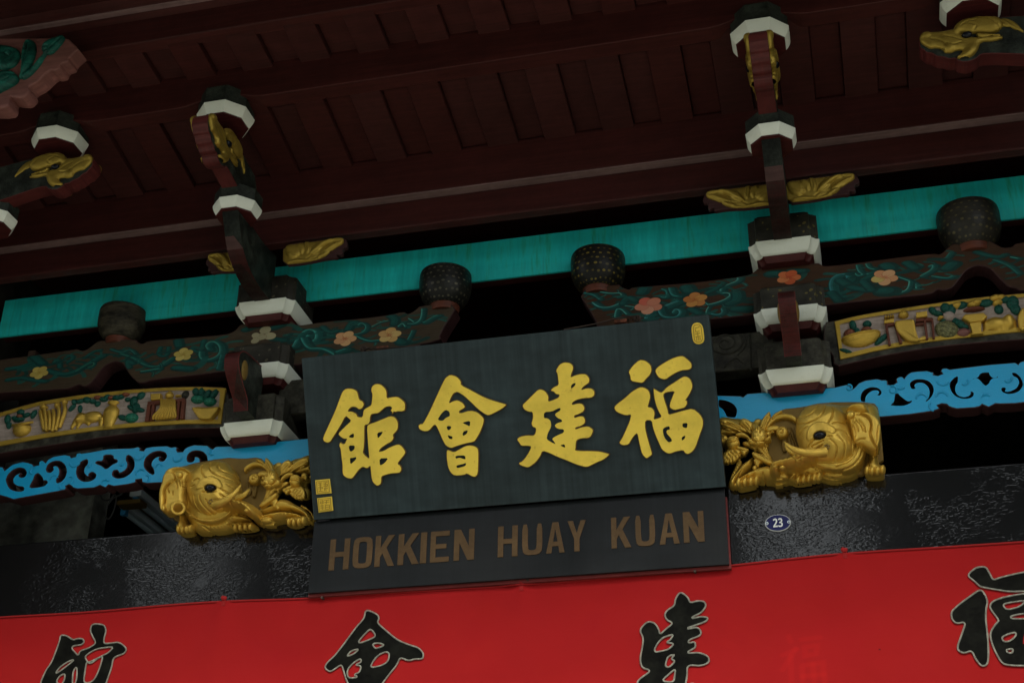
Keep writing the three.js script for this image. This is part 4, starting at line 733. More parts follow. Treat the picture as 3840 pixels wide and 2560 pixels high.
// ============================================================ blue fretwork
{
  const zf = .03, tr = (zo, a) => chaikin(trace(zo, a, zf), 1);
  const topL = at(...zoom(2640, 1400, 1.3517)(480, 78), zf).y, signL = -.62;
  const make = (label, zo, outline, holes, curls) => {
    const t = thing('blue_fretwork', label, 'fretwork');
    const grown = holes.map(h => { const c = h.reduce((q, p) => q.add(p), new THREE.Vector2()).multiplyScalar(1 / h.length); return h.map(p => c.clone().lerp(p, 1.09)); });
    const [caps, sides] = split(slab(shapeOf(outline, grown), zf, .10, .006));
    part('blue_face', boxUV(caps), M.blue, t); part('dark_edge', boxUV(sides), M.plum, t);
    for (const [x, y, r, a0, a1, f = 1] of curls) { // raised curls along the carving
      const c = at(...zo(x, y), zf + .001), pts = []; for (let i = 0; i <= 10; i++) { const q = a0 + (a1 - a0) * i / 10, R = r * .00056 * (1 - .5 * i / 10 * f); pts.push(V(c.x + Math.cos(q) * R, c.y + Math.sin(q) * R, c.z)); }
      part('raised_curl', tube(pts, .006, 6, false, 24), M.blue, t);
    }
    return t;
  };
  const P3 = a => trace(Z3, a, zf), yb = at(...Z3(900, 1380), zf).y;
  const right = [...P3([90, 1075, 220, 1045, 262, 1066, 276, 1100, 305, 1080, 350, 1030, 420, 1000, 550, 982, 600, 995, 650, 995, 672, 1010, 672, 1045, 720, 1050, 762, 1025, 755, 985, 790, 960, 830, 960, 848, 978, 880, 935, 920, 910, 1000, 900, 1100, 895, 1140, 908, 1175, 912, 1172, 940, 1215, 948, 1260, 930, 1240, 905, 1260, 870, 1310, 865, 1345, 880, 1500, 860, 1800, 825, 2060, 805, 2090, 825, 2110, 800, 2149, 788, 2700, 740, 3960, 630, 3960, 1060, 2700, 1190, 2149, 1250, 2060, 1260, 1900, 1265, 1845, 1262, 1770, 1300, 1700, 1270, 1680, 1290, 1620, 1305, 1500, 1312, 1420, 1318, 1370, 1305, 1330, 1290, 1310, 1268, 1260, 1262, 1215, 1278, 1235, 1300, 1240, 1316, 1200, 1330, 1150, 1345, 900, 1380]), new THREE.Vector2(signL - .3, yb), new THREE.Vector2(signL - .3, topL - .004), ...trace(ZE, [50, 2, 340, 10, 370, 24, 420, -20], zf), new THREE.Vector2(-.3, topL)];
  const h3 = [[370, 1190, 380, 1140, 420, 1095, 490, 1072, 560, 1080, 600, 1115, 605, 1150, 580, 1180, 545, 1175, 535, 1155, 560, 1140, 545, 1125, 500, 1130, 455, 1165, 440, 1205, 440, 1245, 400, 1240, 375, 1225],
    [745, 1145, 790, 1140, 810, 1165, 840, 1190, 880, 1220, 900, 1220, 920, 1208, 940, 1225, 920, 1255, 880, 1275, 830, 1288, 700, 1285, 705, 1255, 735, 1230, 738, 1190],
    [905, 1055, 920, 1020, 970, 992, 1050, 988, 1120, 1010, 1165, 1060, 1175, 1115, 1160, 1165, 1120, 1215, 1075, 1240, 1065, 1215, 1100, 1180, 1110, 1130, 1095, 1080, 1050, 1045, 1000, 1045, 975, 1065, 995, 1090, 970, 1110, 930, 1105],
    [1340, 1060, 1360, 1010, 1410, 965, 1450, 965, 1450, 1030, 1425, 1070, 1420, 1120, 1450, 1160, 1500, 1172, 1540, 1160, 1555, 1140, 1545, 1120, 1580, 1110, 1612, 1140, 1600, 1180, 1555, 1205, 1480, 1208, 1400, 1180, 1355, 1120],
    [1670, 930, 1710, 912, 1780, 912, 1785, 940, 1810, 970, 1840, 965, 1850, 950, 1875, 960, 1865, 985, 1820, 990, 1800, 1000, 1780, 1040, 1740, 1070, 1700, 1045, 1670, 1005, 1640, 990, 1610, 1002, 1590, 985, 1605, 975, 1650, 968],
    [2010, 925, 2060, 920, 2110, 960, 2140, 1010, 2149, 1060, 2110, 1120, 2050, 1150, 1970, 1155, 1915, 1130, 1900, 1090, 1930, 1065, 1970, 1075, 1975, 1100, 1965, 1115, 2010, 1105, 2060, 1080, 2085, 1030, 2070, 990, 2020, 970]].map(a => tr(Z3, a));
  h3.push(tr(ZE, [50, 60, 130, 65, 210, 90, 270, 130, 300, 190, 295, 240, 270, 300, 150, 290, 130, 230, 100, 190, 50, 160]));
  make('blue carved fretwork with scroll openings right of the plaque', Z3, right, h3, [[245, 1085, 34, 1.8, -3.2], [722, 1110, 44, 2, -3.4], [800, 1040, 60, -.9, -2.2, .3], [1265, 995, 66, -.4, -2.9, .4], [1250, 1190, 60, .1, 3.0, .5], [1030, 1200, 50, .1, 3.2, .5], [1500, 1025, 44, .6, -2.4], [1970, 995, 40, .4, -2.6], [1180, 1290, 52, 2.2, 4.4, .4], [1740, 1210, 50, .6, 2.5, .2], [400, 80, 1, 0, 1]].slice(0, 10));
  const right2 = at(...ZF(2188, 0), zf).x + .4, ybl = at(...Z6(1650, 1067), zf).y, ytl = at(...ZL(1600, 146), zf).y;
  const left = [new THREE.Vector2(right2, ytl), ...trace(Z6, [2352, 685, 2210, 690, 2180, 715, 2150, 700, 2130, 680, 1990, 673, 1930, 690, 1890, 715, 1870, 745, 1820, 745, 1810, 725, 1825, 705, 1790, 692, 1755, 700, 1710, 682, 1560, 690, 1490, 705, 1470, 735, 1435, 730, 1445, 710, 1410, 692, 1370, 705, 1100, 715, 840, 760, 810, 750, 775, 765, 770, 795, 730, 805, 718, 785, 660, 772, 540, 795, 490, 820, 465, 855, 430, 828, 390, 845, 390, 880, 345, 890, 330, 870, 290, 855, 230, 845, 130, 870, 80, 905, 45, 935, 30, 905, 0, 895, -200, 930, -200, 1235, 0, 1200, 70, 1220, 130, 1240, 350, 1200, 600, 1155, 660, 1140, 680, 1120, 672, 1100, 700, 1088, 725, 1100, 740, 1120, 790, 1132, 960, 1120, 1020, 1095, 1075, 1120, 1110, 1090, 1160, 1105, 1310, 1085, 1370, 1070, 1395, 1060, 1390, 1037, 1445, 1030, 1450, 1065, 1500, 1075, 1650, 1067], zf), new THREE.Vector2(right2, ybl)];
  const h6 = [[70, 1040, 85, 990, 130, 945, 190, 922, 240, 935, 258, 970, 240, 1005, 205, 1008, 190, 990, 215, 975, 200, 962, 150, 990, 125, 1030, 130, 1070, 170, 1100, 230, 1105, 225, 1138, 150, 1135, 100, 1110],
    [360, 990, 385, 978, 405, 995, 425, 1020, 430, 1050, 460, 1045, 472, 1062, 450, 1085, 400, 1100, 310, 1108, 325, 1070, 345, 1040],
    [480, 925, 500, 880, 550, 855, 610, 855, 650, 890, 667, 940, 655, 1000, 620, 1040, 580, 1055, 578, 1020, 605, 985, 610, 935, 590, 895, 555, 890, 530, 910, 545, 930, 520, 955, 490, 950],
    [790, 960, 800, 900, 840, 855, 890, 838, 890, 880, 860, 910, 850, 960, 880, 1000, 910, 1000, 905, 975, 935, 958, 970, 980, 960, 1015, 910, 1038, 850, 1040, 805, 1010],
    [1065, 790, 1145, 790, 1150, 830, 1185, 835, 1185, 855, 1150, 865, 1085, 918, 1050, 885, 1010, 870, 988, 860, 1000, 848, 1045, 850, 1065, 825],
    [1300, 795, 1335, 810, 1360, 850, 1360, 910, 1330, 960, 1270, 1000, 1200, 1008, 1160, 985, 1165, 945, 1200, 935, 1215, 955, 1210, 970, 1260, 955, 1300, 920, 1310, 870, 1290, 835],
    [1485, 870, 1500, 815, 1550, 770, 1620, 750, 1680, 765, 1695, 800, 1670, 840, 1635, 840, 1625, 815, 1655, 805, 1630, 790, 1580, 810, 1550, 850, 1545, 890, 1570, 920, 1575, 970, 1530, 945, 1495, 910],
    [1925, 810, 1940, 770, 1990, 745, 2060, 750, 2105, 790, 2110, 850, 2050, 860, 2050, 815, 2020, 795, 1985, 800, 1990, 830, 1960, 848, 1930, 840]].map(a => tr(Z6, a));
  make('blue carved fretwork with scroll openings left of the plaque', Z6, left, h6, [[340, 945, 44, 1.2, 4.6, .4], [760, 850, 66, -.3, -2.8, .4], [1420, 780, 66, -.2, -2.8, .4], [1815, 800, 60, -.2, -3.0, .4], [545, 1025, 44, .1, 3.2, .5], [710, 1035, 44, -1.2, 1.8, .4], [1430, 975, 54, .6, 3.4, .4], [640, 1100, 40, 1.6, 4.6, .4], [1490, 1020, 46, -1, 1.4, .4], [905, 890, 30, .6, -2.4], [1240, 870, 30, .4, -2.6], [1620, 905, 40, .1, 3.2, .4], [2180, 750, 40, 2.2, 5, .4], [1070, 1080, 50, .6, 2.5, .2]]);
}
// ============================================================ the name plaque
const CHAR = { // brush strokes of the four large characters, outline then holes
  guan: [T1, [[420, 690, 450, 665, 500, 665, 540, 685, 548, 710, 560, 760, 590, 772, 600, 800, 585, 830, 560, 840, 535, 820, 500, 815, 475, 835, 462, 858, 500, 858, 535, 875, 548, 905, 590, 905, 595, 850, 610, 835, 635, 820, 662, 805, 668, 760, 672, 715, 660, 680, 668, 645, 700, 625, 740, 630, 775, 660, 790, 690, 790, 748, 830, 738, 880, 733, 915, 755, 945, 785, 945, 845, 920, 856, 880, 854, 866, 862, 850, 856, 835, 880, 838, 860, 822, 850, 838, 828, 820, 812, 780, 818, 750, 845, 720, 870, 690, 874, 660, 880, 650, 910, 650, 940, 635, 965, 605, 970, 603, 1010, 603, 1100, 598, 1170, 590, 1200, 605, 1222, 636, 1248, 645, 1246, 640, 1200, 632, 1100, 625, 985, 640, 965, 700, 945, 760, 920, 820, 895, 860, 905, 885, 945, 885, 1000, 865, 1030, 842, 1052, 850, 1080, 830, 1110, 790, 1130, 740, 1165, 722, 1195, 760, 1190, 820, 1155, 890, 1130, 920, 1150, 950, 1195, 935, 1225, 905, 1260, 880, 1295, 905, 1310, 915, 1340, 905, 1365, 885, 1372, 830, 1375, 790, 1385, 745, 1400, 745, 1450, 735, 1470, 710, 1480, 690, 1465, 670, 1440, 662, 1400, 658, 1350, 654, 1308, 628, 1335, 590, 1318, 560, 1340, 530, 1380, 500, 1420, 460, 1415, 430, 1395, 420, 1370, 420, 1300, 412, 1250, 405, 1170, 392, 1145, 400, 1115, 420, 1130, 440, 1128, 452, 1100, 460, 1085, 430, 1085, 400, 1065, 385, 1045, 400, 1025, 440, 985, 495, 935, 470, 912, 445, 893, 400, 980, 330, 1090, 315, 1112, 290, 1118, 262, 1105, 255, 1080, 300, 980, 360, 850, 400, 740],
    [470, 1075, 480, 1055, 517, 1035, 517, 1080], [470, 1140, 525, 1140, 522, 1175, 490, 1197, 475, 1180], [480, 1245, 500, 1245, 538, 1235, 535, 1260, 485, 1305], [708, 1035, 762, 1022, 750, 1050, 715, 1088], [728, 1248, 810, 1245, 770, 1295, 732, 1313]]],
  hui: [T1, [[1265, 610, 1285, 575, 1325, 548, 1380, 565, 1415, 605, 1412, 635, 1500, 680, 1600, 735, 1680, 765, 1760, 788, 1797, 800, 1770, 825, 1730, 850, 1660, 885, 1630, 888, 1560, 840, 1500, 780, 1440, 725, 1385, 690, 1350, 705, 1325, 750, 1312, 790, 1350, 770, 1385, 762, 1430, 785, 1450, 820, 1430, 835, 1395, 855, 1405, 875, 1490, 848, 1550, 862, 1605, 910, 1605, 950, 1575, 1030, 1540, 1090, 1525, 1110, 1450, 1125, 1380, 1145, 1330, 1165, 1290, 1145, 1265, 1105, 1235, 1035, 1205, 970, 1185, 970, 1145, 1020, 1100, 1022, 1065, 1005, 1057, 975, 1075, 962, 1095, 962, 1150, 860, 1200, 750],
    [1215, 925, 1250, 870, 1285, 840, 1318, 855, 1325, 895, 1290, 910, 1265, 935, 1240, 935], [1420, 950, 1495, 930, 1490, 985, 1460, 970], [1290, 990, 1305, 975, 1335, 980, 1330, 1005, 1305, 1018], [1300, 1050, 1320, 1060, 1345, 1065, 1342, 1092, 1310, 1085], [1425, 1040, 1440, 1020, 1475, 1012, 1465, 1045, 1430, 1065]],
    [[1295, 1185, 1310, 1180, 1355, 1200, 1400, 1175, 1455, 1145, 1500, 1140, 1545, 1155, 1560, 1180, 1560, 1300, 1555, 1380, 1535, 1405, 1505, 1400, 1465, 1375, 1440, 1388, 1360, 1395, 1325, 1365, 1305, 1320, 1295, 1250], [1365, 1235, 1380, 1225, 1450, 1222, 1455, 1260, 1430, 1255, 1400, 1245, 1370, 1255], [1372, 1310, 1400, 1302, 1430, 1295, 1460, 1285, 1455, 1315, 1380, 1335]]],
  jian: [T2, [[530, 515, 560, 465, 600, 445, 650, 450, 675, 475, 675, 505, 660, 540, 655, 572, 690, 555, 740, 543, 785, 545, 812, 580, 810, 615, 780, 635, 755, 655, 742, 678, 790, 662, 835, 665, 855, 690, 852, 725, 825, 742, 760, 745, 700, 760, 665, 785, 668, 803, 720, 788, 755, 795, 772, 825, 765, 855, 720, 880, 685, 890, 685, 912, 725, 898, 760, 897, 777, 925, 775, 955, 740, 980, 695, 990, 695, 1008, 745, 990, 800, 980, 840, 1005, 842, 1025, 825, 1065, 800, 1080, 750, 1080, 705, 1095, 697, 1130, 697, 1165, 690, 1182, 740, 1188, 820, 1188, 900, 1192, 950, 1205, 983, 1215, 950, 1245, 920, 1265, 880, 1280, 840, 1300, 800, 1320, 770, 1320, 700, 1300, 620, 1265, 540, 1235, 480, 1205, 418, 1185, 400, 1230, 360, 1285, 310, 1320, 290, 1325, 235, 1308, 218, 1290, 250, 1275, 290, 1225, 330, 1150, 290, 1143, 240, 1145, 225, 1120, 203, 1090, 230, 1068, 290, 1057, 345, 1060, 362, 1035, 365, 995, 335, 985, 325, 955, 335, 930, 340, 900, 335, 860, 300, 858, 265, 840, 248, 805, 290, 765, 340, 715, 375, 680, 400, 670, 440, 685, 470, 730, 465, 775, 500, 765, 555, 740, 562, 715, 530, 710, 515, 690, 485, 682, 510, 655, 555, 635, 550, 590, 545, 540],
    [430, 860, 500, 855, 545, 830, 572, 825, 570, 850, 520, 880, 545, 910, 583, 925, 585, 945, 545, 955, 520, 975, 545, 1000, 600, 1005, 600, 1035, 540, 1060, 498, 1085, 520, 1110, 530, 1135, 490, 1115, 450, 1090, 460, 1040, 490, 985, 485, 935, 460, 915, 428, 915], [560, 1140, 605, 1128, 612, 1165], [655, 640, 675, 620, 698, 615, 695, 640, 658, 670]]],
  fu: [T2, [[1140, 525, 1175, 475, 1230, 425, 1280, 430, 1325, 465, 1335, 510, 1320, 550, 1290, 580, 1260, 618, 1215, 612, 1160, 600, 1155, 555]], [[1365, 515, 1380, 490, 1430, 455, 1500, 415, 1560, 395, 1600, 393, 1640, 425, 1670, 455, 1668, 495, 1640, 508, 1590, 510, 1540, 530, 1490, 560, 1450, 590, 1400, 578, 1375, 545]],
    [[1020, 820, 1050, 790, 1110, 745, 1170, 690, 1230, 655, 1270, 655, 1310, 680, 1325, 730, 1310, 790, 1300, 820, 1335, 825, 1355, 850, 1360, 880, 1350, 925, 1390, 915, 1420, 900, 1395, 860, 1370, 800, 1355, 730, 1350, 665, 1360, 670, 1410, 700, 1430, 690, 1460, 655, 1530, 610, 1590, 570, 1620, 562, 1655, 580, 1675, 625, 1675, 660, 1650, 715, 1615, 765, 1630, 765, 1632, 795, 1610, 825, 1570, 835, 1525, 845, 1490, 828, 1485, 800, 1510, 730, 1530, 685, 1455, 695, 1430, 715, 1445, 770, 1468, 840, 1475, 885, 1530, 870, 1600, 850, 1680, 832, 1740, 880, 1765, 925, 1765, 980, 1735, 1060, 1705, 1150, 1680, 1190, 1640, 1215, 1615, 1205, 1600, 1180, 1540, 1190, 1490, 1210, 1460, 1205, 1420, 1175, 1400, 1130, 1365, 1050, 1345, 990, 1335, 930, 1280, 930, 1280, 1000, 1300, 1080, 1320, 1150, 1340, 1215, 1315, 1235, 1290, 1252, 1255, 1215, 1240, 1160, 1225, 1090, 1215, 1038, 1190, 1055, 1165, 1090, 1140, 1135, 1090, 1140, 1060, 1120, 1085, 1085, 1120, 1010, 1150, 940, 1165, 880, 1120, 890, 1060, 870, 1030, 850],
      [1425, 1005, 1450, 985, 1485, 978, 1490, 1010, 1462, 1015, 1462, 1040, 1490, 1070, 1505, 1090, 1505, 1110, 1475, 1118, 1445, 1085, 1430, 1050], [1590, 955, 1638, 950, 1632, 1000, 1592, 990], [1585, 1070, 1620, 1055, 1615, 1085, 1585, 1105]]],
};
{
  const yB = up(.4224 * 6.9), zB = .10, lean = Math.atan2(6.9 - 6.523, .5728 * 6.523 - .4224 * 6.9), xl = -2.895, xr = -.6125, len = Math.hypot(6.9 - 6.523, .5728 * 6.523 - .4224 * 6.9);
  const nrm = V(0, -Math.sin(lean), Math.cos(lean)), e = V(0, Math.cos(lean), Math.sin(lean)), O = V((xl + xr) / 2, yB, zB);
  const onSign = (px, py) => { // pixel -> coordinates on the leaning board
    const p0 = at(px, py, 0), d = p0.sub(EYE), t = O.clone().sub(EYE).dot(nrm) / d.dot(nrm), p = EYE.clone().addScaledVector(d, t).sub(O); return new THREE.Vector2(p.x, p.dot(e));
  };
  const t = thing('name_plaque', 'large leaning dark plaque with four raised gold Chinese characters', 'sign', null, O); t.rotation.x = lean;
  const w = (xr - xl) / 2;
  const board = boxUV(new RoundedBoxGeometry(w * 2, len, .055, 2, .004).translate(0, len / 2, -.0275));
  mesh('board', board, M.sign, t);
  const outl = (zf, a, n = 1) => chaikin(pairs(a).map(q => onSign(...zf(...q))), n);
  const glyph = (name, zf, strokes) => {
    const caps = [], sides = [];
    for (const [o, ...h] of strokes) { const g = new THREE.ExtrudeGeometry(shapeOf(outl(zf, o), h.map(q => outl(zf, q))), { depth: .011, bevelEnabled: true, bevelThickness: .003, bevelSize: .004, bevelOffset: -.001, bevelSegments: 2 }); const s = split(g); caps.push(s[0]); sides.push(s[1]); }
    const c = mesh(name, boxUV(merge(caps)), M.goldLeaf, t); mesh('engraved_edge', boxUV(merge(sides)), M.goldLine, c); c.position.z = .002;
  };
  for (const k of ['guan', 'hui', 'jian', 'fu']) { const [zf, ...s] = CHAR[k]; glyph('gold_character', zf, s); }
  // seals with raised seal script: fine ridges on gilt plates
  const seal = (zf, a, bars, round) => {
    const o = outl(zf, a, round ? 2 : 0), g = new THREE.ExtrudeGeometry(shapeOf(o), { depth: .006, bevelEnabled: true, bevelThickness: .002, bevelSize: .002, bevelSegments: 1 });
    const s = mesh('gold_seal', boxUV(g), M.goldLeaf, t), b = new THREE.Box2().setFromPoints(o), W = b.max.x - b.min.x, H = b.max.y - b.min.y, gl = [];
    for (const q of bars) { const v = pairs(q).map(([x, y]) => V(b.min.x + x * W, b.max.y - y * H, .0095)); for (let i = 0; i + 1 < v.length; i++) { const d = v[i].distanceTo(v[i + 1]); const m = new THREE.BoxGeometry(d + .003, .0034, .004); m.rotateZ(Math.atan2(v[i + 1].y - v[i].y, v[i + 1].x - v[i].x)); m.translate((v[i].x + v[i + 1].x) / 2, (v[i].y + v[i + 1].y) / 2, .0095 + gl.length * .00002); gl.push(boxUV(m)); } }
    mesh('seal_script', merge(gl), M.goldFrame, s);
  };
  const frame = [.08, .08, .92, .08, .92, .92, .08, .92, .08, .08];
  seal(T1, [188, 1436, 303, 1426, 318, 1540, 196, 1550], [frame, [.2, .2, .45, .2], [.2, .34, .45, .34], [.32, .2, .32, .8], [.2, .5, .45, .5, .45, .62, .2, .62], [.2, .8, .45, .8], [.56, .2, .82, .2], [.69, .2, .69, .5], [.56, .34, .82, .34, .82, .48, .56, .48], [.56, .62, .82, .62], [.69, .56, .69, .82], [.56, .82, .62, .66]]);
  seal(Z4, [126, 95, 198, 86, 205, 156, 134, 166], [frame, [.2, .2, .4, .2, .4, .4, .2, .4, .2, .3, .4, .3], [.5, .2, .82, .2], [.66, .2, .6, .45], [.5, .34, .82, .34], [.2, .56, .42, .56], [.31, .48, .31, .82], [.2, .7, .42, .7], [.54, .54, .82, .54, .82, .82, .54, .82, .54, .54], [.54, .68, .82, .68]]);
  seal(T2, [1668, 160, 1680, 125, 1715, 112, 1745, 122, 1762, 155, 1772, 245, 1765, 275, 1730, 292, 1695, 282, 1680, 255], [[.15, .2, .3, .08, .7, .08, .85, .2, .88, .8, .7, .92, .35, .92, .15, .8, .15, .2], [.3, .24, .7, .2], [.34, .3, .34, .42, .66, .4], [.3, .52, .7, .5], [.5, .46, .5, .64], [.3, .66, .72, .64], [.36, .7, .36, .84], [.52, .7, .54, .84], [.66, .7, .68, .82]], true);
  // lettered lower plate
  const zp = .075, yb = up(.3612 * (7 - zp)), yt = yB + .004, pl = -.4188 * (7 - zp), pr = -.0898 * (7 - zp);
  const p = thing('lettered_plate', 'black plate with brass inlaid Latin letters under the leaning plaque', 'sign');
  mesh('plate', box(pl, pr, yb, yt - .002, zp - .018, zp, .002), M.plate, p);
  mesh('red_backing', box(pl - .006, pr + .008, yb - .017, yt - .04, zp - .05, zp - .0195, .002), M.redBright, p);
  // letters: zoom-x of left and right edge
  const base = x => 470 - (x - 180) * (152 / 1957), P = (x, y) => at(...Z4(x, y), zp);
  const st = .27;
  const poly = a => [pairs(a)];
  const L = { // unit outlines, x right, y up, stroke about st of the width
    H: [[0, 0, .28, 0, .28, .42, .72, .42, .72, 0, 1, 0, 1, 1, .72, 1, .72, .58, .28, .58, .28, 1, 0, 1]],
    O: [[.2, 0, .8, 0, 1, .12, 1, .88, .8, 1, .2, 1, 0, .88, 0, .12], [.36, .15, .29, .2, .29, .8, .36, .85, .64, .85, .71, .8, .71, .2, .64, .15]],
    K: [[0, 0, .27, 0, .27, .3, .38, .42, .68, 0, 1, 0, .57, .6, .97, 1, .65, 1, .27, .6, .27, 1, 0, 1]],
    I: [[0, 0, 1, 0, 1, 1, 0, 1]],
    E: [[0, 0, 1, 0, 1, .16, .28, .16, .28, .43, .85, .43, .85, .58, .28, .58, .28, .84, 1, .84, 1, 1, 0, 1]],
    N: [[0, 0, .27, 0, .27, .56, .68, 0, 1, 0, 1, 1, .73, 1, .73, .45, .32, 1, 0, 1]],
    U: [[0, 1, 0, .14, .18, 0, .82, 0, 1, .14, 1, 1, .72, 1, .72, .22, .62, .15, .38, .15, .28, .22, .28, 1]],
    A: [[0, 0, .28, 0, .33, .22, .67, .22, .72, 0, 1, 0, .66, 1, .34, 1], [.38, .37, .5, .78, .62, .37]],
    Y: [[.36, 0, .64, 0, .64, .4, 1, 1, .71, 1, .5, .6, .29, 1, 0, 1, .36, .4]],
  };
  const row = [['H', 181, 285], ['O', 303, 405], ['K', 419, 522], ['K', 539, 650], ['I', 656, 688], ['E', 708, 806], ['N', 831, 937], ['H', 1060, 1163], ['U', 1187, 1292], ['A', 1312, 1408], ['Y', 1424, 1520], ['K', 1652, 1755], ['U', 1778, 1880], ['A', 1902, 2006], ['N', 2028, 2136]];
  for (const [c, a, b] of row) {
    const A = P(a, base(a)), B = P(b, base(b)), top = P(b, base(b) - 160), h = top.y - B.y, f = q => { const p2 = pairs(q).map(([u, v]) => new THREE.Vector2(A.x + u * (B.x - A.x), A.y + (B.y - A.y) * u * .0 + v * h)); return c === 'O' || c === 'U' ? chaikin(p2, 1) : p2; };
    const [o, ...hs] = L[c];
    mesh('brass_letter', boxUV(slab(shapeOf(f(o), hs.map(f)), zp + .0035, .004, .0008)), M.brass, p);
  }
  for (const [x, y] of [[150, 611], [1218, 520], [2085, 474]]) { const q = at(...Z4(x, y), .05); tag(mesh('nail', new THREE.CylinderGeometry(.007, .007, .06, 10).rotateX(Math.PI / 2).translate(q.x, q.y, .03), M.iron), x < 300 ? 'iron nail under the left corner of the lettered plate' : x < 2000 ? 'iron nail under the middle of the lettered plate' : 'iron nail under the right corner of the lettered plate', 'nail'); }
  // hanging wires and hooks above the top edge
  const wire = (label, pts, hook, red) => {
    const g = thing('hanging_wire', label, 'wire');
    mesh('wire', tube(pts.map(([x, y, z]) => at(...Z9(x, y), z)), .0045, 6), M.iron, g);
    const h = at(...Z9(...hook), .12); mesh('hook_ring', new THREE.TorusGeometry(.017, .006, 8, 20).translate(h.x, h.y, h.z), M.iron, g);
    mesh('hook_stem', new THREE.CylinderGeometry(.006, .006, .12, 8).rotateX(Math.PI / 2).translate(h.x, h.y, h.z - .06), M.iron, g);
    const tw = []; for (let i = 0; i <= 30; i++) { const q = i / 30; const a = at(...Z9(hook[0] + (red[0] - hook[0]) * q * .8, hook[1] + (red[1] - hook[1]) * q * .6), .14); tw.push(V(a.x, a.y + .008 * Math.sin(q * 22), a.z + .008 * Math.cos(q * 22))); } mesh('twisted_wire', tube(tw, .003, 5, false, 90), M.iron, g);
    const r = at(...Z9(...red), .2); mesh('red_tag', box(r.x - .035, r.x + .035, r.y - .011, r.y + .012, r.z - .01, r.z + .01, .003), M.peach, g);
  };
  wire('rusty wire with hook ring above the right part of the plaque', [[420, 1050, .38], [640, 1010, .32], [840, 960, .22], [950, 950, .15]], [962, 968], [838, 990]);
  const s8 = (x, y) => [x - 1200 * 1.96, y]; // the same, in coordinates of the left zoom
  wire('rusty wire with hook ring above the left part of the plaque', [[...s8(1720, 1165), .40], [...s8(1560, 1178), .33], [...s8(1400, 1190), .22], [...s8(1330, 1190), .16]], s8(1298, 1190), s8(1440, 1188));
}
// ============================================================ house number plate
{
  const c = at(...Z5(376, 757), .006), t = thing('number_plate', 'small oval blue enamel plate with white number 23 on lintel', 'number plate', null, c);
  const disc = (rx, ry, z0, th) => new THREE.CylinderGeometry(1, 1, th, 48).rotateX(Math.PI / 2).scale(rx, ry, 1).translate(0, 0, z0);
  mesh('white_rim', disc(.066, .046, -.002, .006), std(C(.5, .5, .48), { roughness: .25 }), t);
  mesh('blue_enamel', disc(.0625, .0425, .0005, .004), std(C(.010, .012, .075), { roughness: .25 }), t);
  const font = await new FontLoader().loadAsync('fonts/droid/droid_sans_bold.typeface.json');
  const g = new TextGeometry('23', { font, size: .042, depth: .0015, curveSegments: 6 }); g.computeBoundingBox(); g.translate(-(g.boundingBox.max.x + g.boundingBox.min.x) / 2, -.021, .003); g.scale(.82, 1.12, 1);
  mesh('number', g, std(C(.7, .7, .68), { roughness: .3 }), t);
  for (const s of [-1, 1]) mesh('screw', new THREE.TorusGeometry(.0062, .0022, 6, 16).translate(s * .056, 0, .003), M.tubeWhite, t);
}
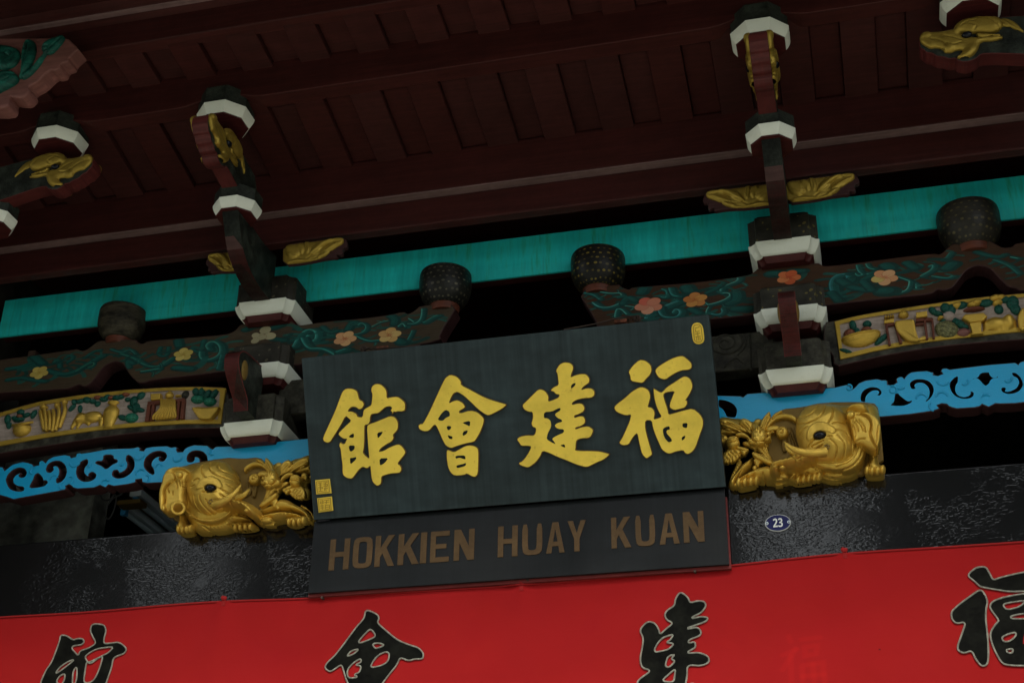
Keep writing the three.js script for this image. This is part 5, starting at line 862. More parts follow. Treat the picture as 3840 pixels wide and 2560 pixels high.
// ============================================================ red banner
{
  const zf = .035, Q = (px, py, z = zf) => at(px, py, z);
  const top = [...[[-300, 2335], [0, 2316], [320, 2296], [638, 2268], [838, 2255], [1148, 2244], [1380, 2228], [1700, 2211], [1950, 2194], [2200, 2174], [2480, 2147], [2735, 2121], [2950, 2097], [3168, 2076], [3500, 2056], [3840, 2033], [4200, 2009], [5100, 1948]]].map(([x, y]) => Q(x, y));
  const curve = new THREE.CatmullRomCurve3(top), NX = 280, NY = 60, pos = [], uv = [], idx = [], H = 1.5;
  const x0 = top[0].x, x1 = top[top.length - 1].x;
  const tiesX = [838, 1955, 3168].map((px, i) => Q(px, [2250, 2192, 2070][i]).x);
  const ripple = (x, d) => tiesX.reduce((q, tx) => q + .012 * Math.exp(-(((x - tx) / (.05 + d * .5)) ** 2)) * Math.exp(-d * 2.2) * Math.cos((x - tx) / (.03 + d * .16)), 0) + .006 * Math.sin(x * 5.1 + d * 1.7) * (.3 + d) + .004 * Math.sin(x * 11 - d * 3) * d + .003 * Math.sin(d * 14 + x * 2.2);
  const topPts = curve.getSpacedPoints(NX);
  for (let j = 0; j <= NY; j++) for (let i = 0; i <= NX; i++) { const p = topPts[i], d = j / NY * H; pos.push(p.x, p.y - d, p.z + ripple(p.x, d)); uv.push((p.x - x0) / (x1 - x0), 1 - d / H); }
  for (let j = 0; j < NY; j++) for (let i = 0; i < NX; i++) { const a = j * (NX + 1) + i; idx.push(a, a + NX + 1, a + 1, a + 1, a + NX + 1, a + NX + 2); }
  const g = new THREE.BufferGeometry(); g.setAttribute('position', new THREE.Float32BufferAttribute(pos, 3)); g.setAttribute('uv', new THREE.Float32BufferAttribute(uv, 2)); g.setIndex(idx); g.computeVertexNormals();
  const cv = document.createElement('canvas'); cv.width = 2048; cv.height = 512; const c = cv.getContext('2d');
  c.fillStyle = '#c02a2b'; c.fillRect(0, 0, 2048, 512);
  for (let i = 0; i < 900; i++) { c.globalAlpha = .03 + .04 * rnd(); c.fillStyle = rnd() < .5 ? '#b32026' : '#d63a30'; c.beginPath(); c.ellipse(rnd() * 2048, rnd() * 512, 6 + rnd() * 60, 6 + rnd() * 26, rnd() * 3, 0, 7); c.fill(); }
  for (let i = 0; i < 512; i += 2) { c.globalAlpha = .05 * rnd(); c.fillStyle = '#7d1014'; c.fillRect(0, i, 2048, 1); }
  // old print showing through the cloth
  const T = (x, y) => { const p = Q(...Z5(x, y)); const ty = topPts[Math.round((p.x - x0) / (x1 - x0) * NX)].y; return [(p.x - x0) / (x1 - x0) * 2048, (ty - p.y) / H * 512]; };
  for (const [lw, al] of [[17, .09], [11, .14]]) for (const l of [[430, 1330, 440, 1355], [400, 1425, 470, 1395], [465, 1395, 400, 1500], [440, 1430, 445, 1568, 445, 1640], [495, 1345, 590, 1335], [510, 1385, 575, 1378, 570, 1420, 515, 1430, 512, 1390], [500, 1480, 605, 1465, 615, 1580, 505, 1590, 500, 1485], [555, 1475, 560, 1580], [500, 1535, 610, 1525]]) { c.globalAlpha = al; c.strokeStyle = '#ef3a34'; c.lineWidth = lw * .55; c.lineCap = 'round'; c.beginPath(); pairs(l).forEach((q, i) => i ? c.lineTo(...T(...q)) : c.moveTo(...T(...q))); c.stroke(); }
  for (const [x, y] of [[1312, 2144], [2440, 2380], [1610, 2330]]) { const p = Q(x * 1.35, y); c.globalAlpha = .7; c.fillStyle = '#3a0d0d'; c.beginPath(); c.arc((p.x - x0) / (x1 - x0) * 2048, 130 + y % 90, 1.3, 0, 7); c.fill(); }
  const map = new THREE.CanvasTexture(cv); map.colorSpace = THREE.SRGBColorSpace;
  const t = thing('red_banner', 'long red cloth banner with black silver-edged Chinese characters', 'banner');
  const cb = rep(clothBump, 60, 16);
  mesh('cloth', g, new THREE.MeshPhysicalMaterial({ color: C(.55, .35, .38), map, roughness: .95, specularIntensity: .25, bumpMap: cb, bumpScale: .0006, side: THREE.DoubleSide }), t);
  mesh('hem', tube(topPts.filter((_, i) => i % 4 === 0).map(p => V(p.x, p.y, p.z + .001 + ripple(p.x, 0))), .006, 6, false, 240), std(C(.27, .011, .011), { roughness: .9 }), t);
  const lay = (geo, lift) => { const p = geo.attributes.position; for (let i = 0; i < p.count; i++) { const x = p.getX(i), ty = topPts[Math.max(0, Math.min(NX, Math.round((x - x0) / (x1 - x0) * NX)))].y; p.setZ(i, p.getZ(i) + ripple(x, Math.max(0, ty - p.getY(i))) + lift); } return geo; };
  const S = [
    [ZL, [[355, 1288, 390, 1290, 430, 1318, 450, 1308, 485, 1308, 495, 1325, 480, 1345, 430, 1350, 420, 1365, 445, 1395, 462, 1408, 470, 1380, 520, 1365, 565, 1335, 545, 1300, 527, 1260, 540, 1220, 610, 1225, 622, 1260, 608, 1310, 610, 1338, 650, 1335, 700, 1328, 745, 1365, 735, 1395, 690, 1410, 665, 1425, 655, 1480, 625, 1560, 590, 1660, 520, 1700, 350, 1700, 230, 1660, 240, 1568, 270, 1500, 305, 1450, 330, 1380, 350, 1320], [500, 1410, 560, 1370, 640, 1358, 665, 1358, 640, 1390, 570, 1425, 520, 1450, 505, 1430], [510, 1440, 530, 1460, 580, 1420, 605, 1412, 590, 1470, 560, 1540, 530, 1568, 490, 1568, 500, 1500], [440, 1430, 400, 1445, 350, 1480, 325, 1520, 370, 1490, 420, 1450], [330, 1568, 350, 1530, 385, 1515, 380, 1550, 365, 1580], [430, 1500, 455, 1470, 450, 1560, 425, 1590]]],
    [Z4, [[375, 680, 395, 678, 440, 700, 447, 720, 435, 740, 480, 780, 540, 830, 600, 855, 650, 870, 678, 900, 675, 930, 630, 930, 600, 940, 555, 920, 540, 960, 500, 1010, 470, 1051, 440, 1090, 330, 1110, 280, 1050, 265, 1000, 250, 955, 215, 980, 190, 995, 162, 975, 170, 950, 215, 910, 270, 840, 330, 760, 350, 740, 370, 715], [402, 770, 432, 810, 390, 830, 350, 845, 335, 840, 370, 800], [410, 850, 440, 845, 475, 855, 450, 868, 425, 875], [300, 885, 345, 875, 310, 905, 275, 915], [400, 975, 415, 940, 440, 910, 480, 890, 500, 900, 495, 940, 460, 965], [280, 985, 310, 950, 350, 925, 355, 945, 320, 960, 355, 965, 345, 1000, 315, 1010, 340, 1025, 285, 1030]]],
    [Z4, [[2010, 580, 2050, 610, 2060, 640, 2100, 628, 2135, 632, 2145, 655, 2120, 690, 2080, 708, 2065, 722, 2120, 710, 2155, 715, 2145, 735, 2090, 755, 2045, 770, 2050, 775, 2100, 765, 2120, 790, 2110, 810, 2055, 830, 2050, 850, 2085, 838, 2090, 870, 2050, 890, 2050, 900, 2110, 895, 2155, 915, 2160, 945, 2120, 965, 2045, 960, 2045, 1020, 2035, 1070, 2080, 1051, 2100, 1100, 1900, 1120, 1780, 1060, 1800, 1030, 1860, 990, 1810, 975, 1800, 930, 1815, 860, 1818, 820, 1798, 780, 1840, 735, 1880, 745, 1900, 780, 1905, 805, 1930, 780, 1975, 745, 1940, 730, 1928, 700, 1945, 675, 1980, 655, 1985, 615], [1950, 810, 1975, 803, 1960, 830, 1935, 846, 1980, 850, 1950, 880, 1910, 890, 1880, 895, 1875, 880, 1895, 845, 1920, 820], [1945, 915, 1985, 905, 1960, 930, 1985, 940, 1950, 975, 1930, 965], [1910, 1045, 1960, 1000, 1985, 980, 1980, 1020, 1975, 1051]]],
    [Z5, [[1335, 1025, 1380, 985, 1430, 980, 1448, 1010, 1468, 1050, 1500, 1035, 1640, 1003, 1760, 998, 1760, 1095, 1560, 1108, 1480, 1095, 1420, 1085, 1400, 1080, 1370, 1050]], [[1405, 1092, 1350, 1130, 1290, 1175, 1255, 1210, 1258, 1245, 1280, 1270, 1330, 1260, 1310, 1320, 1285, 1390, 1295, 1410, 1320, 1420, 1360, 1405, 1380, 1450, 1410, 1485, 1440, 1475, 1445, 1420, 1440, 1330, 1430, 1250, 1432, 1190, 1440, 1160, 1430, 1125]],
      [[1447, 1180, 1470, 1150, 1560, 1125, 1760, 1100, 1760, 1480, 1530, 1480, 1500, 1450, 1465, 1380, 1450, 1320, 1480, 1270, 1500, 1255, 1470, 1215], [1515, 1170, 1560, 1160, 1640, 1150, 1600, 1185, 1535, 1200], [1555, 1230, 1640, 1215, 1640, 1245, 1560, 1245], [1510, 1335, 1580, 1310, 1585, 1330, 1550, 1360, 1520, 1360], [1535, 1400, 1570, 1395, 1565, 1418, 1540, 1415]]],
  ];
  for (const [zo, ...strokes] of S) {
    const sh = [], ed = [];
    for (const [o, ...h] of strokes) {
      const all = [o, ...h].map(a => chaikin(trace(zo, a, zf), 1));
      sh.push(boxUV(lay(slab(shapeOf(all[0], all.slice(1)), zf, .0015), .005)));
      for (const p of all) { const v = chaikin(p, 1).map(q => V(q.x, q.y, zf)); ed.push(lay(new THREE.TubeGeometry(new THREE.CatmullRomCurve3(v, true), v.length * 2, .0046, 5, true), .005)); }
    }
    const m = mesh('black_character', merge(sh), M.bannerInk, t); mesh('silver_edging', boxUV(merge(ed)), M.silver, m);
  }
  [[838, 2250, 'left of the lettered plate'], [1955, 2192, 'below the middle of the lettered plate'], [3168, 2070, 'below the oval number plate']].forEach(([x, y, w]) => {
    const p = Q(x, y, .045), k = thing('banner_tie', `red cloth tie knot on the banner edge ${w}`, 'tie', null, p), mt = std(C(.28, .012, .012), { roughness: .9, bumpMap: rep(paintBump, 8), bumpScale: .004 });
    k.scale.setScalar(.72); const f = union([ell(V(0, .012, 0), [.022, .017, .016]), ell(V(-.012, .024, .004), [.014, .010, .010], .7), ell(V(.014, .022, 0), [.012, .008, .009], -.5)], .008);
    mesh('knot', nets(f, [-.05, -.03, -.04], [.05, .06, .04], .004), mt, k);
    mesh('strap', box(-.014, .016, -.045, .004, .0, .003, .001), mt, k);
  });
}
// ============================================================ fluorescent fittings and a loose cable inside the hall
{
  const f = (px, py, D) => at(...ZL(px, py), 7 - D);
  const a = f(790, 470, 7.9), b = f(720, 535, 7.9);
  const fit = (p, w, label) => {
    const t = thing('tube_light', label, 'tube light', null, V(p.x, p.y, p.z));
    mesh('batten', box(-w, w, .0, .05, -1.9, 0, .006), M.tubeWhite, t);
    mesh('tube', new THREE.CylinderGeometry(.017, .017, 1.78, 14).rotateX(Math.PI / 2).translate(0, -.025, -.95), std(C(.7, .85, .9), { roughness: .3 }), t);
    for (const z of [-.03, -1.87]) mesh('end_cap', box(-.02, .02, -.05, -.002, z - .02, z + .02, .004), std(C(.05, .32, .6), { roughness: .4 }), t);
  };
  fit(a, .042, 'unlit tube light behind the left fretwork nearer the elephant'); fit(b, .03, 'thin unlit tube light behind the left fretwork, further left');
  const c = f(755, 505, 7.8); tag(mesh('mounting_plate', box(c.x - .09, c.x + .08, c.y - .012, c.y + .02, c.z - .1, c.z, .004), M.goldDim), 'yellowish mounting plate at the near end of the tube lights', 'bracket');
  const q = (x, y) => f(x, y, 7.85);
  tag(mesh('loose_cable', tube([q(585, 455), q(600, 490), q(640, 492), q(672, 460), q(680, 500), q(660, 570), q(635, 605), q(618, 590), q(622, 545), q(655, 490), q(720, 455)], .006, 8), M.cable), 'grey looped cable hanging behind the left fretwork', 'cable');
}
// ============================================================ carved gilt elephants
{
  const k = .00045, e = (x, y, z) => at(...ZE(x, y), z);
  const flat2 = (a, z = .12) => pairs(a).map(q => { const p = e(q[0], q[1], z); return new THREE.Vector2(p.x, p.y); });
  const v2 = (a, z = .2) => chaikin(flat2(a, z), 2, false);
  const E3 = (x, y, z, rx, ry, rz, rot = 0) => ell(e(x, y, z), [rx * k, ry * k, rz], rot), K = (x, y, z, x2, y2, z2, r, r2, f = 1) => cap(e(x, y, z), e(x2, y2, z2), r * k, r2 * k, f);
  const PF = (a, zAt, zb, t, R, H) => puff(chaikin(flat2(a, zAt), 1), zb, t, R, H);
  const O = e(1150, 1050, 0);
  const bodyOf = S => {
    const E = (x, y, z) => at(...S.zo(x, y), z), F2 = (a, z) => pairs(a).map(q => { const p = E(q[0], q[1], z); return new THREE.Vector2(p.x, p.y); }), G = (l, z, w) => lines2(l.map(a => chaikin(F2(a, z), 2, false)), w);
    const groovesHead = G(S.gh, .23, .0028), groovesBody = G(S.gb, .15, .003), groovesEar = G(S.ge, .2, .003), fringe = G(S.fr, .06, .003), beads = G([S.beads], .17, .009), brow = polyD(chaikin(F2(S.brow, .24), 1)), eyeC = E(...S.eye, .235), m = {};
    for (const [n, [a, zAt, ...r]] of Object.entries(S.P)) m[n] = puff(chaikin(F2(a, zAt), 1), ...r);
    const el = (x, y, z, rx, ry, rz, rot = 0) => ell(E(x, y, z), [rx * S.k, ry * S.k, rz], rot);
    const toes = pairs(S.toes).map(([x, y]) => el(x, y - 22, .086, 33, 60, .036, -.2)), curl = el(...S.curl, .222, 48, 46, .022), tip = el(...S.tip, .20, 36, 26, .025), knee = el(...S.knee, .10, 90, 44, .03);
    const body = (x, y, z) => {
      let d = m.Body(x, y, z);
      const put = (f, q) => { d = smin(d, f(x, y, z), q); };
      put(m.Chest, .012); put(m.Hind, .006); put(m.Shin, .006); put(m.Fin, .003); put(m.Leg, .004); put(knee, .004); put(m.Cush, .003); put(m.Collar, .004); put(m.Paw2, .005); put(m.Paw, .006);
      if (Math.abs(d) < .02) { d += .008 * groovesBody(x, y) + .0045 * fringe(x, y); const b = beads(x, y); if (b > .1) d -= .005 * b * (.55 + .45 * Math.sin(x * 300) * Math.sin(y * 260)); }
      let h = m.Head(x, y, z);
      if (Math.abs(h) < .03) { const b = brow(x, y); if (b < .004) h -= Math.min(.006, (.004 - b) * 1.2) * (.8 + .3 * Math.sin((x + y) * 450) * Math.sin((x - y) * 450)); h += .008 * groovesHead(x, y); const q = Math.hypot((x - eyeC.x) / .034, (y - eyeC.y) / .022); if (q < 1) h = Math.max(h, (1 - q) * .016); }
      d = smin(d, h, .004);
      let t = m.Trunk(x, y, z); if (Math.abs(t) < .02) t += .007 * groovesBody(x, y); d = smin(d, t, .004); put(tip, .004);
      let r = smin(smin(smin(m.Ear(x, y, z), m.Rim(x, y, z), .003), m.Lobe(x, y, z), .006), curl(x, y, z), .003); if (Math.abs(r) < .02) r += .008 * groovesEar(x, y); d = smin(d, r, .003);
      for (const f of toes) put(f, .0035);
      return d;
    };
    const lo = E(S.box[0], S.box[1], .05), hi = E(S.box[2], S.box[3], .05);
    return [nets((x, y, z) => Math.max(body(x, y, z), -z), [lo.x - .16, lo.y - .02, -.01], [hi.x + .04, Math.max(hi.y, E(S.box[0], S.box[3], .05).y) + .02, .275], .0038), eyeC];
  };
  const RIGHT = { zo: ZE, k: .00045, eye: [1366, 522], brow: [1190, 520, 1200, 440, 1250, 385, 1330, 355, 1440, 370, 1530, 410, 1580, 445, 1560, 480, 1530, 500, 1440, 470, 1360, 465, 1300, 490, 1270, 550, 1215, 560], beads: [1945, 720, 1905, 860, 1795, 975, 1640, 1003, 1450, 985, 1290, 910], tip: [885, 955], knee: [860, 1080], curl: [1772, 262],
    toes: [320, 1165, 400, 1160, 480, 1150, 550, 1138, 1090, 1130, 1160, 1122, 1230, 1112, 1300, 1100, 1360, 1088, 1985, 1010, 2050, 1015, 2120, 1012, 2185, 1000], box: [140, 1240, 2230, 60],
    gh: [[1110, 225, 1180, 262, 1280, 235, 1335, 110], [1075, 318, 1180, 352, 1330, 330, 1415, 240, 1428, 110], [1480, 360, 1530, 280, 1545, 190, 1525, 115], [1080, 440, 1140, 408, 1200, 393],
    [1530, 370, 1600, 335, 1700, 330], [1600, 440, 1700, 430, 1780, 520], [1600, 510, 1690, 600, 1690, 700, 1640, 790, 1560, 850], [1500, 575, 1590, 640, 1580, 740, 1500, 830], [1470, 545, 1530, 540],
    [1780, 560, 1770, 740, 1700, 830, 1560, 890], [1200, 630, 1280, 580, 1310, 560], [1260, 640, 1340, 620, 1420, 590], [1300, 690, 1400, 640], [1500, 850, 1600, 780, 1660, 770]],
    gb: [[1860, 680, 1830, 780, 1740, 880, 1580, 930], [1930, 690, 1880, 830, 1780, 925, 1600, 975, 1400, 945], [1955, 720, 1920, 880, 1800, 985, 1640, 1015, 1440, 1000, 1260, 900],
    [1010, 860, 1080, 910, 1200, 850, 1260, 880], [1000, 830, 1040, 900, 1150, 920], [960, 800, 970, 900], [900, 850, 900, 915], [850, 860, 830, 920], [735, 1000, 800, 980], [1060, 950, 1100, 840], [1130, 930, 1180, 790],
    [290, 1110, 360, 1040, 470, 960], [340, 1120, 420, 1060, 520, 970], [330, 1105, 500, 1085, 700, 1060], [210, 1160, 240, 1060, 330, 900], [500, 980, 560, 1080], [620, 970, 640, 1060], [760, 1060, 850, 1050, 930, 1060],
    [1100, 970, 1200, 1020, 1320, 1050], [1200, 960, 1290, 1020, 1400, 1050], [1400, 1070, 1560, 1110, 1700, 1080], [1430, 1040, 1580, 1070, 1760, 1020], [2000, 780, 2005, 890], [1990, 900, 2060, 915, 2150, 900]],
    ge: [[1840, 250, 1960, 270, 2025, 330, 2035, 420, 2010, 500, 2050, 600, 2110, 690], [2130, 420, 2115, 520, 2110, 650], [1800, 340, 1850, 390, 1870, 470], [1830, 320, 1900, 380, 1930, 460], [1790, 380, 1820, 430, 1830, 520], [1830, 600, 1890, 565, 1960, 560], [1870, 320, 1950, 400, 1960, 480]],
    fr: [[165, 1140, 230, 1130], [175, 1110, 240, 1095], [185, 1080, 250, 1060], [200, 1050, 265, 1028], [215, 1020, 280, 1000], [230, 990, 295, 968], [245, 955, 310, 940], [258, 925, 325, 910], [268, 890, 340, 880], [275, 860, 350, 850], [285, 830, 345, 820], [170, 1170, 220, 1160]], P: {
    Body: [[1120, 170, 1300, 108, 1480, 112, 1700, 138, 1900, 112, 2060, 105, 2140, 200, 2165, 450, 2130, 700, 1990, 700, 1965, 780, 1930, 920, 1880, 1010, 1760, 1080, 1600, 1118, 1480, 1112, 1390, 1078, 1380, 1045, 1100, 1050, 1000, 1075, 960, 1000, 1120, 800], .06, 0, .03, .14, .115],
    Head: [[1045, 470, 1048, 340, 1078, 250, 1138, 165, 1240, 112, 1360, 98, 1480, 106, 1600, 128, 1700, 200, 1750, 330, 1790, 440, 1810, 540, 1845, 630, 1850, 690, 1820, 760, 1760, 825, 1670, 872, 1560, 897, 1440, 892, 1330, 882, 1270, 885, 1180, 800, 1115, 690, 1085, 600], .15, .05, .045, .16, .15],
    Collar: [[1850, 640, 1962, 690, 1955, 770, 1900, 890, 1800, 980, 1650, 1010, 1480, 995, 1340, 945, 1250, 885, 1440, 880, 1670, 860, 1770, 800], .12, .05, .06, .035, .045],
    Trunk: [[1100, 735, 1010, 785, 900, 832, 800, 855, 732, 882, 705, 930, 712, 990, 760, 1030, 822, 1036, 852, 1012, 856, 975, 900, 990, 938, 962, 1010, 956, 1130, 932, 1262, 890, 1350, 860, 1330, 720, 1200, 690], .17, .09, .03, .05, .12],
    Leg: [[705, 912, 560, 947, 430, 1010, 320, 1078, 275, 1118, 330, 1127, 470, 1107, 600, 1117, 740, 1122, 850, 1134, 940, 1112, 1000, 1070, 1100, 960, 1000, 940, 850, 960, 740, 940], .07, 0, .03, .055, .10],
    Shin: [[512, 790, 440, 850, 365, 895, 300, 985, 225, 1070, 178, 1130, 180, 1190, 262, 1214, 300, 1180, 290, 1120, 345, 1060, 430, 985, 505, 925], .05, 0, .03, .04, .06],
    Fin: [[318, 785, 362, 860, 350, 895, 285, 990, 230, 1070, 190, 1185, 165, 1150, 200, 1050, 262, 915, 276, 850], .05, 0, .03, .02, .012],
    Paw: [[275, 1140, 340, 1112, 430, 1098, 530, 1098, 577, 1138, 575, 1178, 520, 1202, 420, 1226, 330, 1240, 292, 1215], .05, .01, .03, .045, .075],
    Paw2: [[1000, 1130, 1100, 1070, 1180, 1058, 1350, 1050, 1386, 1085, 1370, 1116, 1290, 1138, 1180, 1160, 1060, 1170, 1012, 1150], .05, .01, .03, .045, .075],
    Cush: [[745, 1115, 850, 1125, 950, 1105, 1010, 1085, 985, 1135, 900, 1185, 800, 1202, 765, 1168], .03, 0, .03, .03, .035],
    Chest: [[930, 1105, 1000, 1040, 1100, 940, 1270, 890, 1350, 940, 1430, 1000, 1400, 1085, 1100, 1075, 1020, 1120], .07, 0, .04, .06, .09],
    Hind: [[1990, 690, 2110, 690, 2122, 800, 2140, 905, 2192, 935, 2214, 1040, 2180, 1070, 2080, 1076, 1980, 1070, 1948, 1010, 1958, 910, 2002, 880, 2008, 800], .05, 0, .03, .05, .085],
    Ear: [[1715, 205, 1760, 170, 1850, 200, 1960, 200, 2040, 240, 2100, 275, 2145, 340, 2166, 450, 2150, 580, 2124, 712, 2092, 712, 2035, 698, 1960, 660, 1890, 622, 1838, 634, 1795, 582, 1786, 500, 1762, 400, 1742, 330, 1705, 280], .19, .10, .06, .03, .04],
    Rim: [[1845, 232, 1960, 250, 2030, 310, 2050, 420, 2025, 500, 2065, 600, 2118, 700, 2148, 580, 2165, 450, 2140, 340, 2090, 275, 2000, 230], .21, .15, .06, .02, .016],
    Lobe: [[1700, 195, 1720, 150, 1775, 108, 1870, 88, 1960, 102, 2005, 155, 2010, 215, 1950, 250, 1850, 228, 1780, 205], .20, .10, .06, .05, .08] } };
  const LEFT = { zo: ZF, k: .00042, eye: [805, 556], brow: [590, 570, 640, 490, 740, 420, 830, 392, 910, 420, 945, 490, 940, 550, 900, 530, 860, 505, 800, 500, 730, 530, 700, 560], beads: [470, 900, 600, 1010, 760, 1052, 950, 1015, 1100, 890], tip: [1330, 888], knee: [1600, 1015], curl: [385, 378],
    toes: [1930, 1065, 2000, 1070, 2070, 1060, 2130, 1042, 1180, 1140, 1250, 1140, 1320, 1138, 1390, 1130, 385, 1165, 440, 1172, 500, 1168, 550, 1155], box: [70, 1260, 2290, 100],
    gh: [[890, 178, 890, 250, 940, 292, 1090, 285], [780, 185, 800, 300, 900, 380, 1140, 375], [680, 225, 690, 330, 745, 410], [560, 450, 620, 430, 665, 442], [520, 522, 590, 515], [1000, 470, 1120, 492], [930, 550, 1080, 592], [920, 620, 1010, 668], [650, 650, 640, 720, 720, 830, 830, 880], [560, 640, 545, 740, 640, 860, 780, 912], [490, 620, 480, 720, 560, 850, 700, 922], [730, 700, 760, 790, 860, 832], [700, 612, 800, 622, 880, 600]],
    gb: [[470, 890, 600, 1000, 760, 1040, 950, 1005, 1100, 885], [650, 1040, 800, 1130, 1000, 1100], [700, 1100, 850, 1150, 1050, 1130], [1150, 1000, 1230, 960, 1300, 965], [1180, 1030, 1260, 990, 1380, 1010], [1170, 700, 1160, 860], [1250, 735, 1235, 805], [1310, 765, 1290, 830], [1380, 795, 1355, 855], [1440, 850, 1400, 880], [1850, 780, 2000, 870, 2120, 950, 1950, 978], [1830, 870, 1860, 830, 1800, 830, 1790, 870], [1440, 985, 1560, 962, 1680, 972], [1160, 872, 1260, 890, 1340, 960, 1400, 985], [400, 950, 410, 1050], [390, 1070, 480, 1060]],
    ge: [[300, 460, 220, 520, 165, 600, 185, 700, 170, 800, 150, 860], [330, 445, 350, 520, 340, 565], [370, 445, 390, 515], [410, 445, 420, 525], [210, 570, 235, 620], [280, 600, 290, 650]],
    fr: [[2050, 770, 2040, 800], [2090, 780, 2075, 815], [2125, 795, 2105, 830], [2155, 815, 2135, 850], [2185, 845, 2160, 875], [2210, 875, 2185, 900], [2230, 905, 2205, 925], [2248, 935, 2220, 950], [2258, 965, 2228, 975], [2262, 1000, 2228, 1000]], P: {
    Body: [[180, 310, 400, 250, 700, 200, 1000, 165, 1130, 262, 1180, 500, 1150, 800, 1240, 870, 1330, 950, 1400, 1010, 1380, 1060, 1130, 1080, 1120, 1130, 1000, 1165, 800, 1188, 640, 1190, 560, 1130, 470, 960, 380, 840, 200, 700], .06, 0, .03, .14, .115],
    Head: [[470, 430, 500, 340, 560, 285, 640, 228, 730, 178, 840, 156, 950, 152, 1030, 180, 1090, 250, 1130, 330, 1152, 430, 1170, 520, 1150, 640, 1080, 830, 960, 890, 870, 925, 760, 940, 660, 915, 580, 860, 520, 790, 475, 690, 455, 560], .15, .05, .045, .16, .15],
    Collar: [[450, 850, 480, 870, 560, 950, 700, 1000, 820, 1005, 950, 985, 1060, 920, 1110, 860, 1135, 880, 1060, 985, 950, 1040, 820, 1065, 720, 1055, 600, 1015, 500, 935], .12, .05, .06, .035, .045],
    Trunk: [[980, 800, 1090, 705, 1160, 685, 1250, 720, 1340, 745, 1420, 790, 1470, 850, 1480, 910, 1452, 962, 1400, 972, 1340, 950, 1290, 902, 1240, 872, 1150, 862, 1060, 852, 970, 850], .17, .09, .03, .05, .12],
    Leg: [[1400, 975, 1480, 950, 1600, 930, 1700, 900, 1850, 880, 2000, 900, 2172, 960, 2160, 990, 1950, 990, 1760, 1010, 1600, 1035, 1480, 1045, 1400, 1012], .07, 0, .03, .055, .10],
    Shin: [[1480, 880, 1560, 835, 1690, 800, 1800, 710, 1900, 720, 2000, 780, 2120, 840, 2200, 920, 2242, 970, 2232, 1030, 2150, 1052, 2120, 1020, 2160, 960, 2000, 900, 1850, 880, 1700, 900, 1600, 940, 1500, 960], .05, 0, .03, .04, .06],
    Fin: [[2025, 765, 2120, 790, 2200, 860, 2258, 940, 2264, 1010, 2200, 1055, 2225, 960, 2180, 870, 2090, 825], .05, 0, .03, .02, .012],
    Paw: [[1885, 1000, 1960, 985, 2100, 975, 2182, 1000, 2172, 1050, 2080, 1082, 2000, 1107, 1900, 1092, 1875, 1050], .05, .01, .03, .045, .075],
    Paw2: [[1118, 1090, 1150, 1065, 1300, 1050, 1420, 1050, 1490, 1100, 1440, 1142, 1320, 1157, 1200, 1162, 1130, 1132], .05, .01, .03, .045, .075],
    Cush: [[1430, 1050, 1500, 1020, 1740, 1000, 1747, 1080, 1690, 1107, 1560, 1102, 1480, 1090], .03, 0, .03, .03, .035],
    Chest: [[1000, 1000, 1150, 915, 1300, 955, 1397, 1005, 1300, 1055, 1120, 1075, 900, 1110, 700, 1090, 640, 1040, 820, 1060], .07, 0, .04, .06, .09],
    Hind: [[350, 840, 440, 900, 480, 960, 500, 1050, 560, 1090, 580, 1180, 520, 1210, 420, 1217, 350, 1190, 335, 1120, 385, 1060, 390, 960], .05, 0, .03, .05, .085],
    Ear: [[150, 400, 175, 330, 240, 275, 340, 260, 440, 270, 500, 290, 515, 340, 480, 400, 450, 470, 440, 560, 430, 650, 436, 720, 420, 760, 370, 800, 290, 830, 230, 880, 160, 905, 110, 870, 92, 780, 95, 640, 110, 540, 145, 470], .19, .10, .06, .03, .04],
    Rim: [[150, 400, 190, 350, 300, 330, 330, 420, 290, 470, 210, 520, 165, 600, 180, 700, 170, 790, 190, 830, 160, 890, 110, 860, 95, 760, 100, 600, 140, 480], .21, .15, .06, .02, .016],
    Lobe: [[160, 370, 190, 310, 245, 270, 340, 243, 450, 250, 515, 290, 518, 345, 480, 345, 400, 320, 330, 335, 300, 390, 210, 430, 158, 430], .20, .10, .06, .05, .08] } };
  const [gBody, eyeC] = bodyOf(RIGHT), [gBodyL, eyeL] = bodyOf(LEFT);
  const loc = g => g.translate(-O.x, -O.y, -O.z);
  const parts = [];
  parts.push(['body', loc(gBody), M.gold]);
  parts.push(["eye", loc(sph(eyeC.clone().setZ(.230), .030, .0205, .022)), M.black]);
  const tusk = (pts, r) => { const c = new THREE.CatmullRomCurve3(pts), N = 28, g = new THREE.TubeGeometry(c, N, 1, 14); const p = g.attributes.position; for (let i = 0; i <= N; i++) { const m = c.getPointAt(i / N), R = r * Math.pow(1 - i / N, .6) + .0015; for (let j = 0; j <= 14; j++) { const q = i * 15 + j, d = V(p.getX(q), p.getY(q), p.getZ(q)).sub(m).multiplyScalar(R).add(m); p.setXYZ(q, d.x, d.y, d.z); } } g.computeVertexNormals(); return g; };
  parts.push(['tusk', loc(tusk([e(1440, 740, .222), e(1300, 757, .245), e(1120, 737, .262), e(980, 677, .262), e(902, 606, .255)], .026)), M.gold]);
  parts.push(['tusk', loc(tusk([e(1100, 770, .15), e(1000, 740, .16), e(945, 690, .16), e(915, 640, .16)], .02)), M.gold]);
  { const q = e(1458, 678, .23); parts.push(['tusk_socket', loc(new THREE.TorusGeometry(.011, .005, 8, 18).translate(q.x, q.y, .232)), M.goldDim]); }
  // dark backing board
  { const o = chaikin(flat2([860, 190, 1130, 165, 1400, 100, 2060, 95, 2140, 190, 2215, 1040, 900, 1060, 690, 850, 690, 560, 760, 300], .035), 1); parts.push(['backing_board', loc(boxUV(slab(shapeOf(o), .045, .03, .008))), M.goldDim]); }
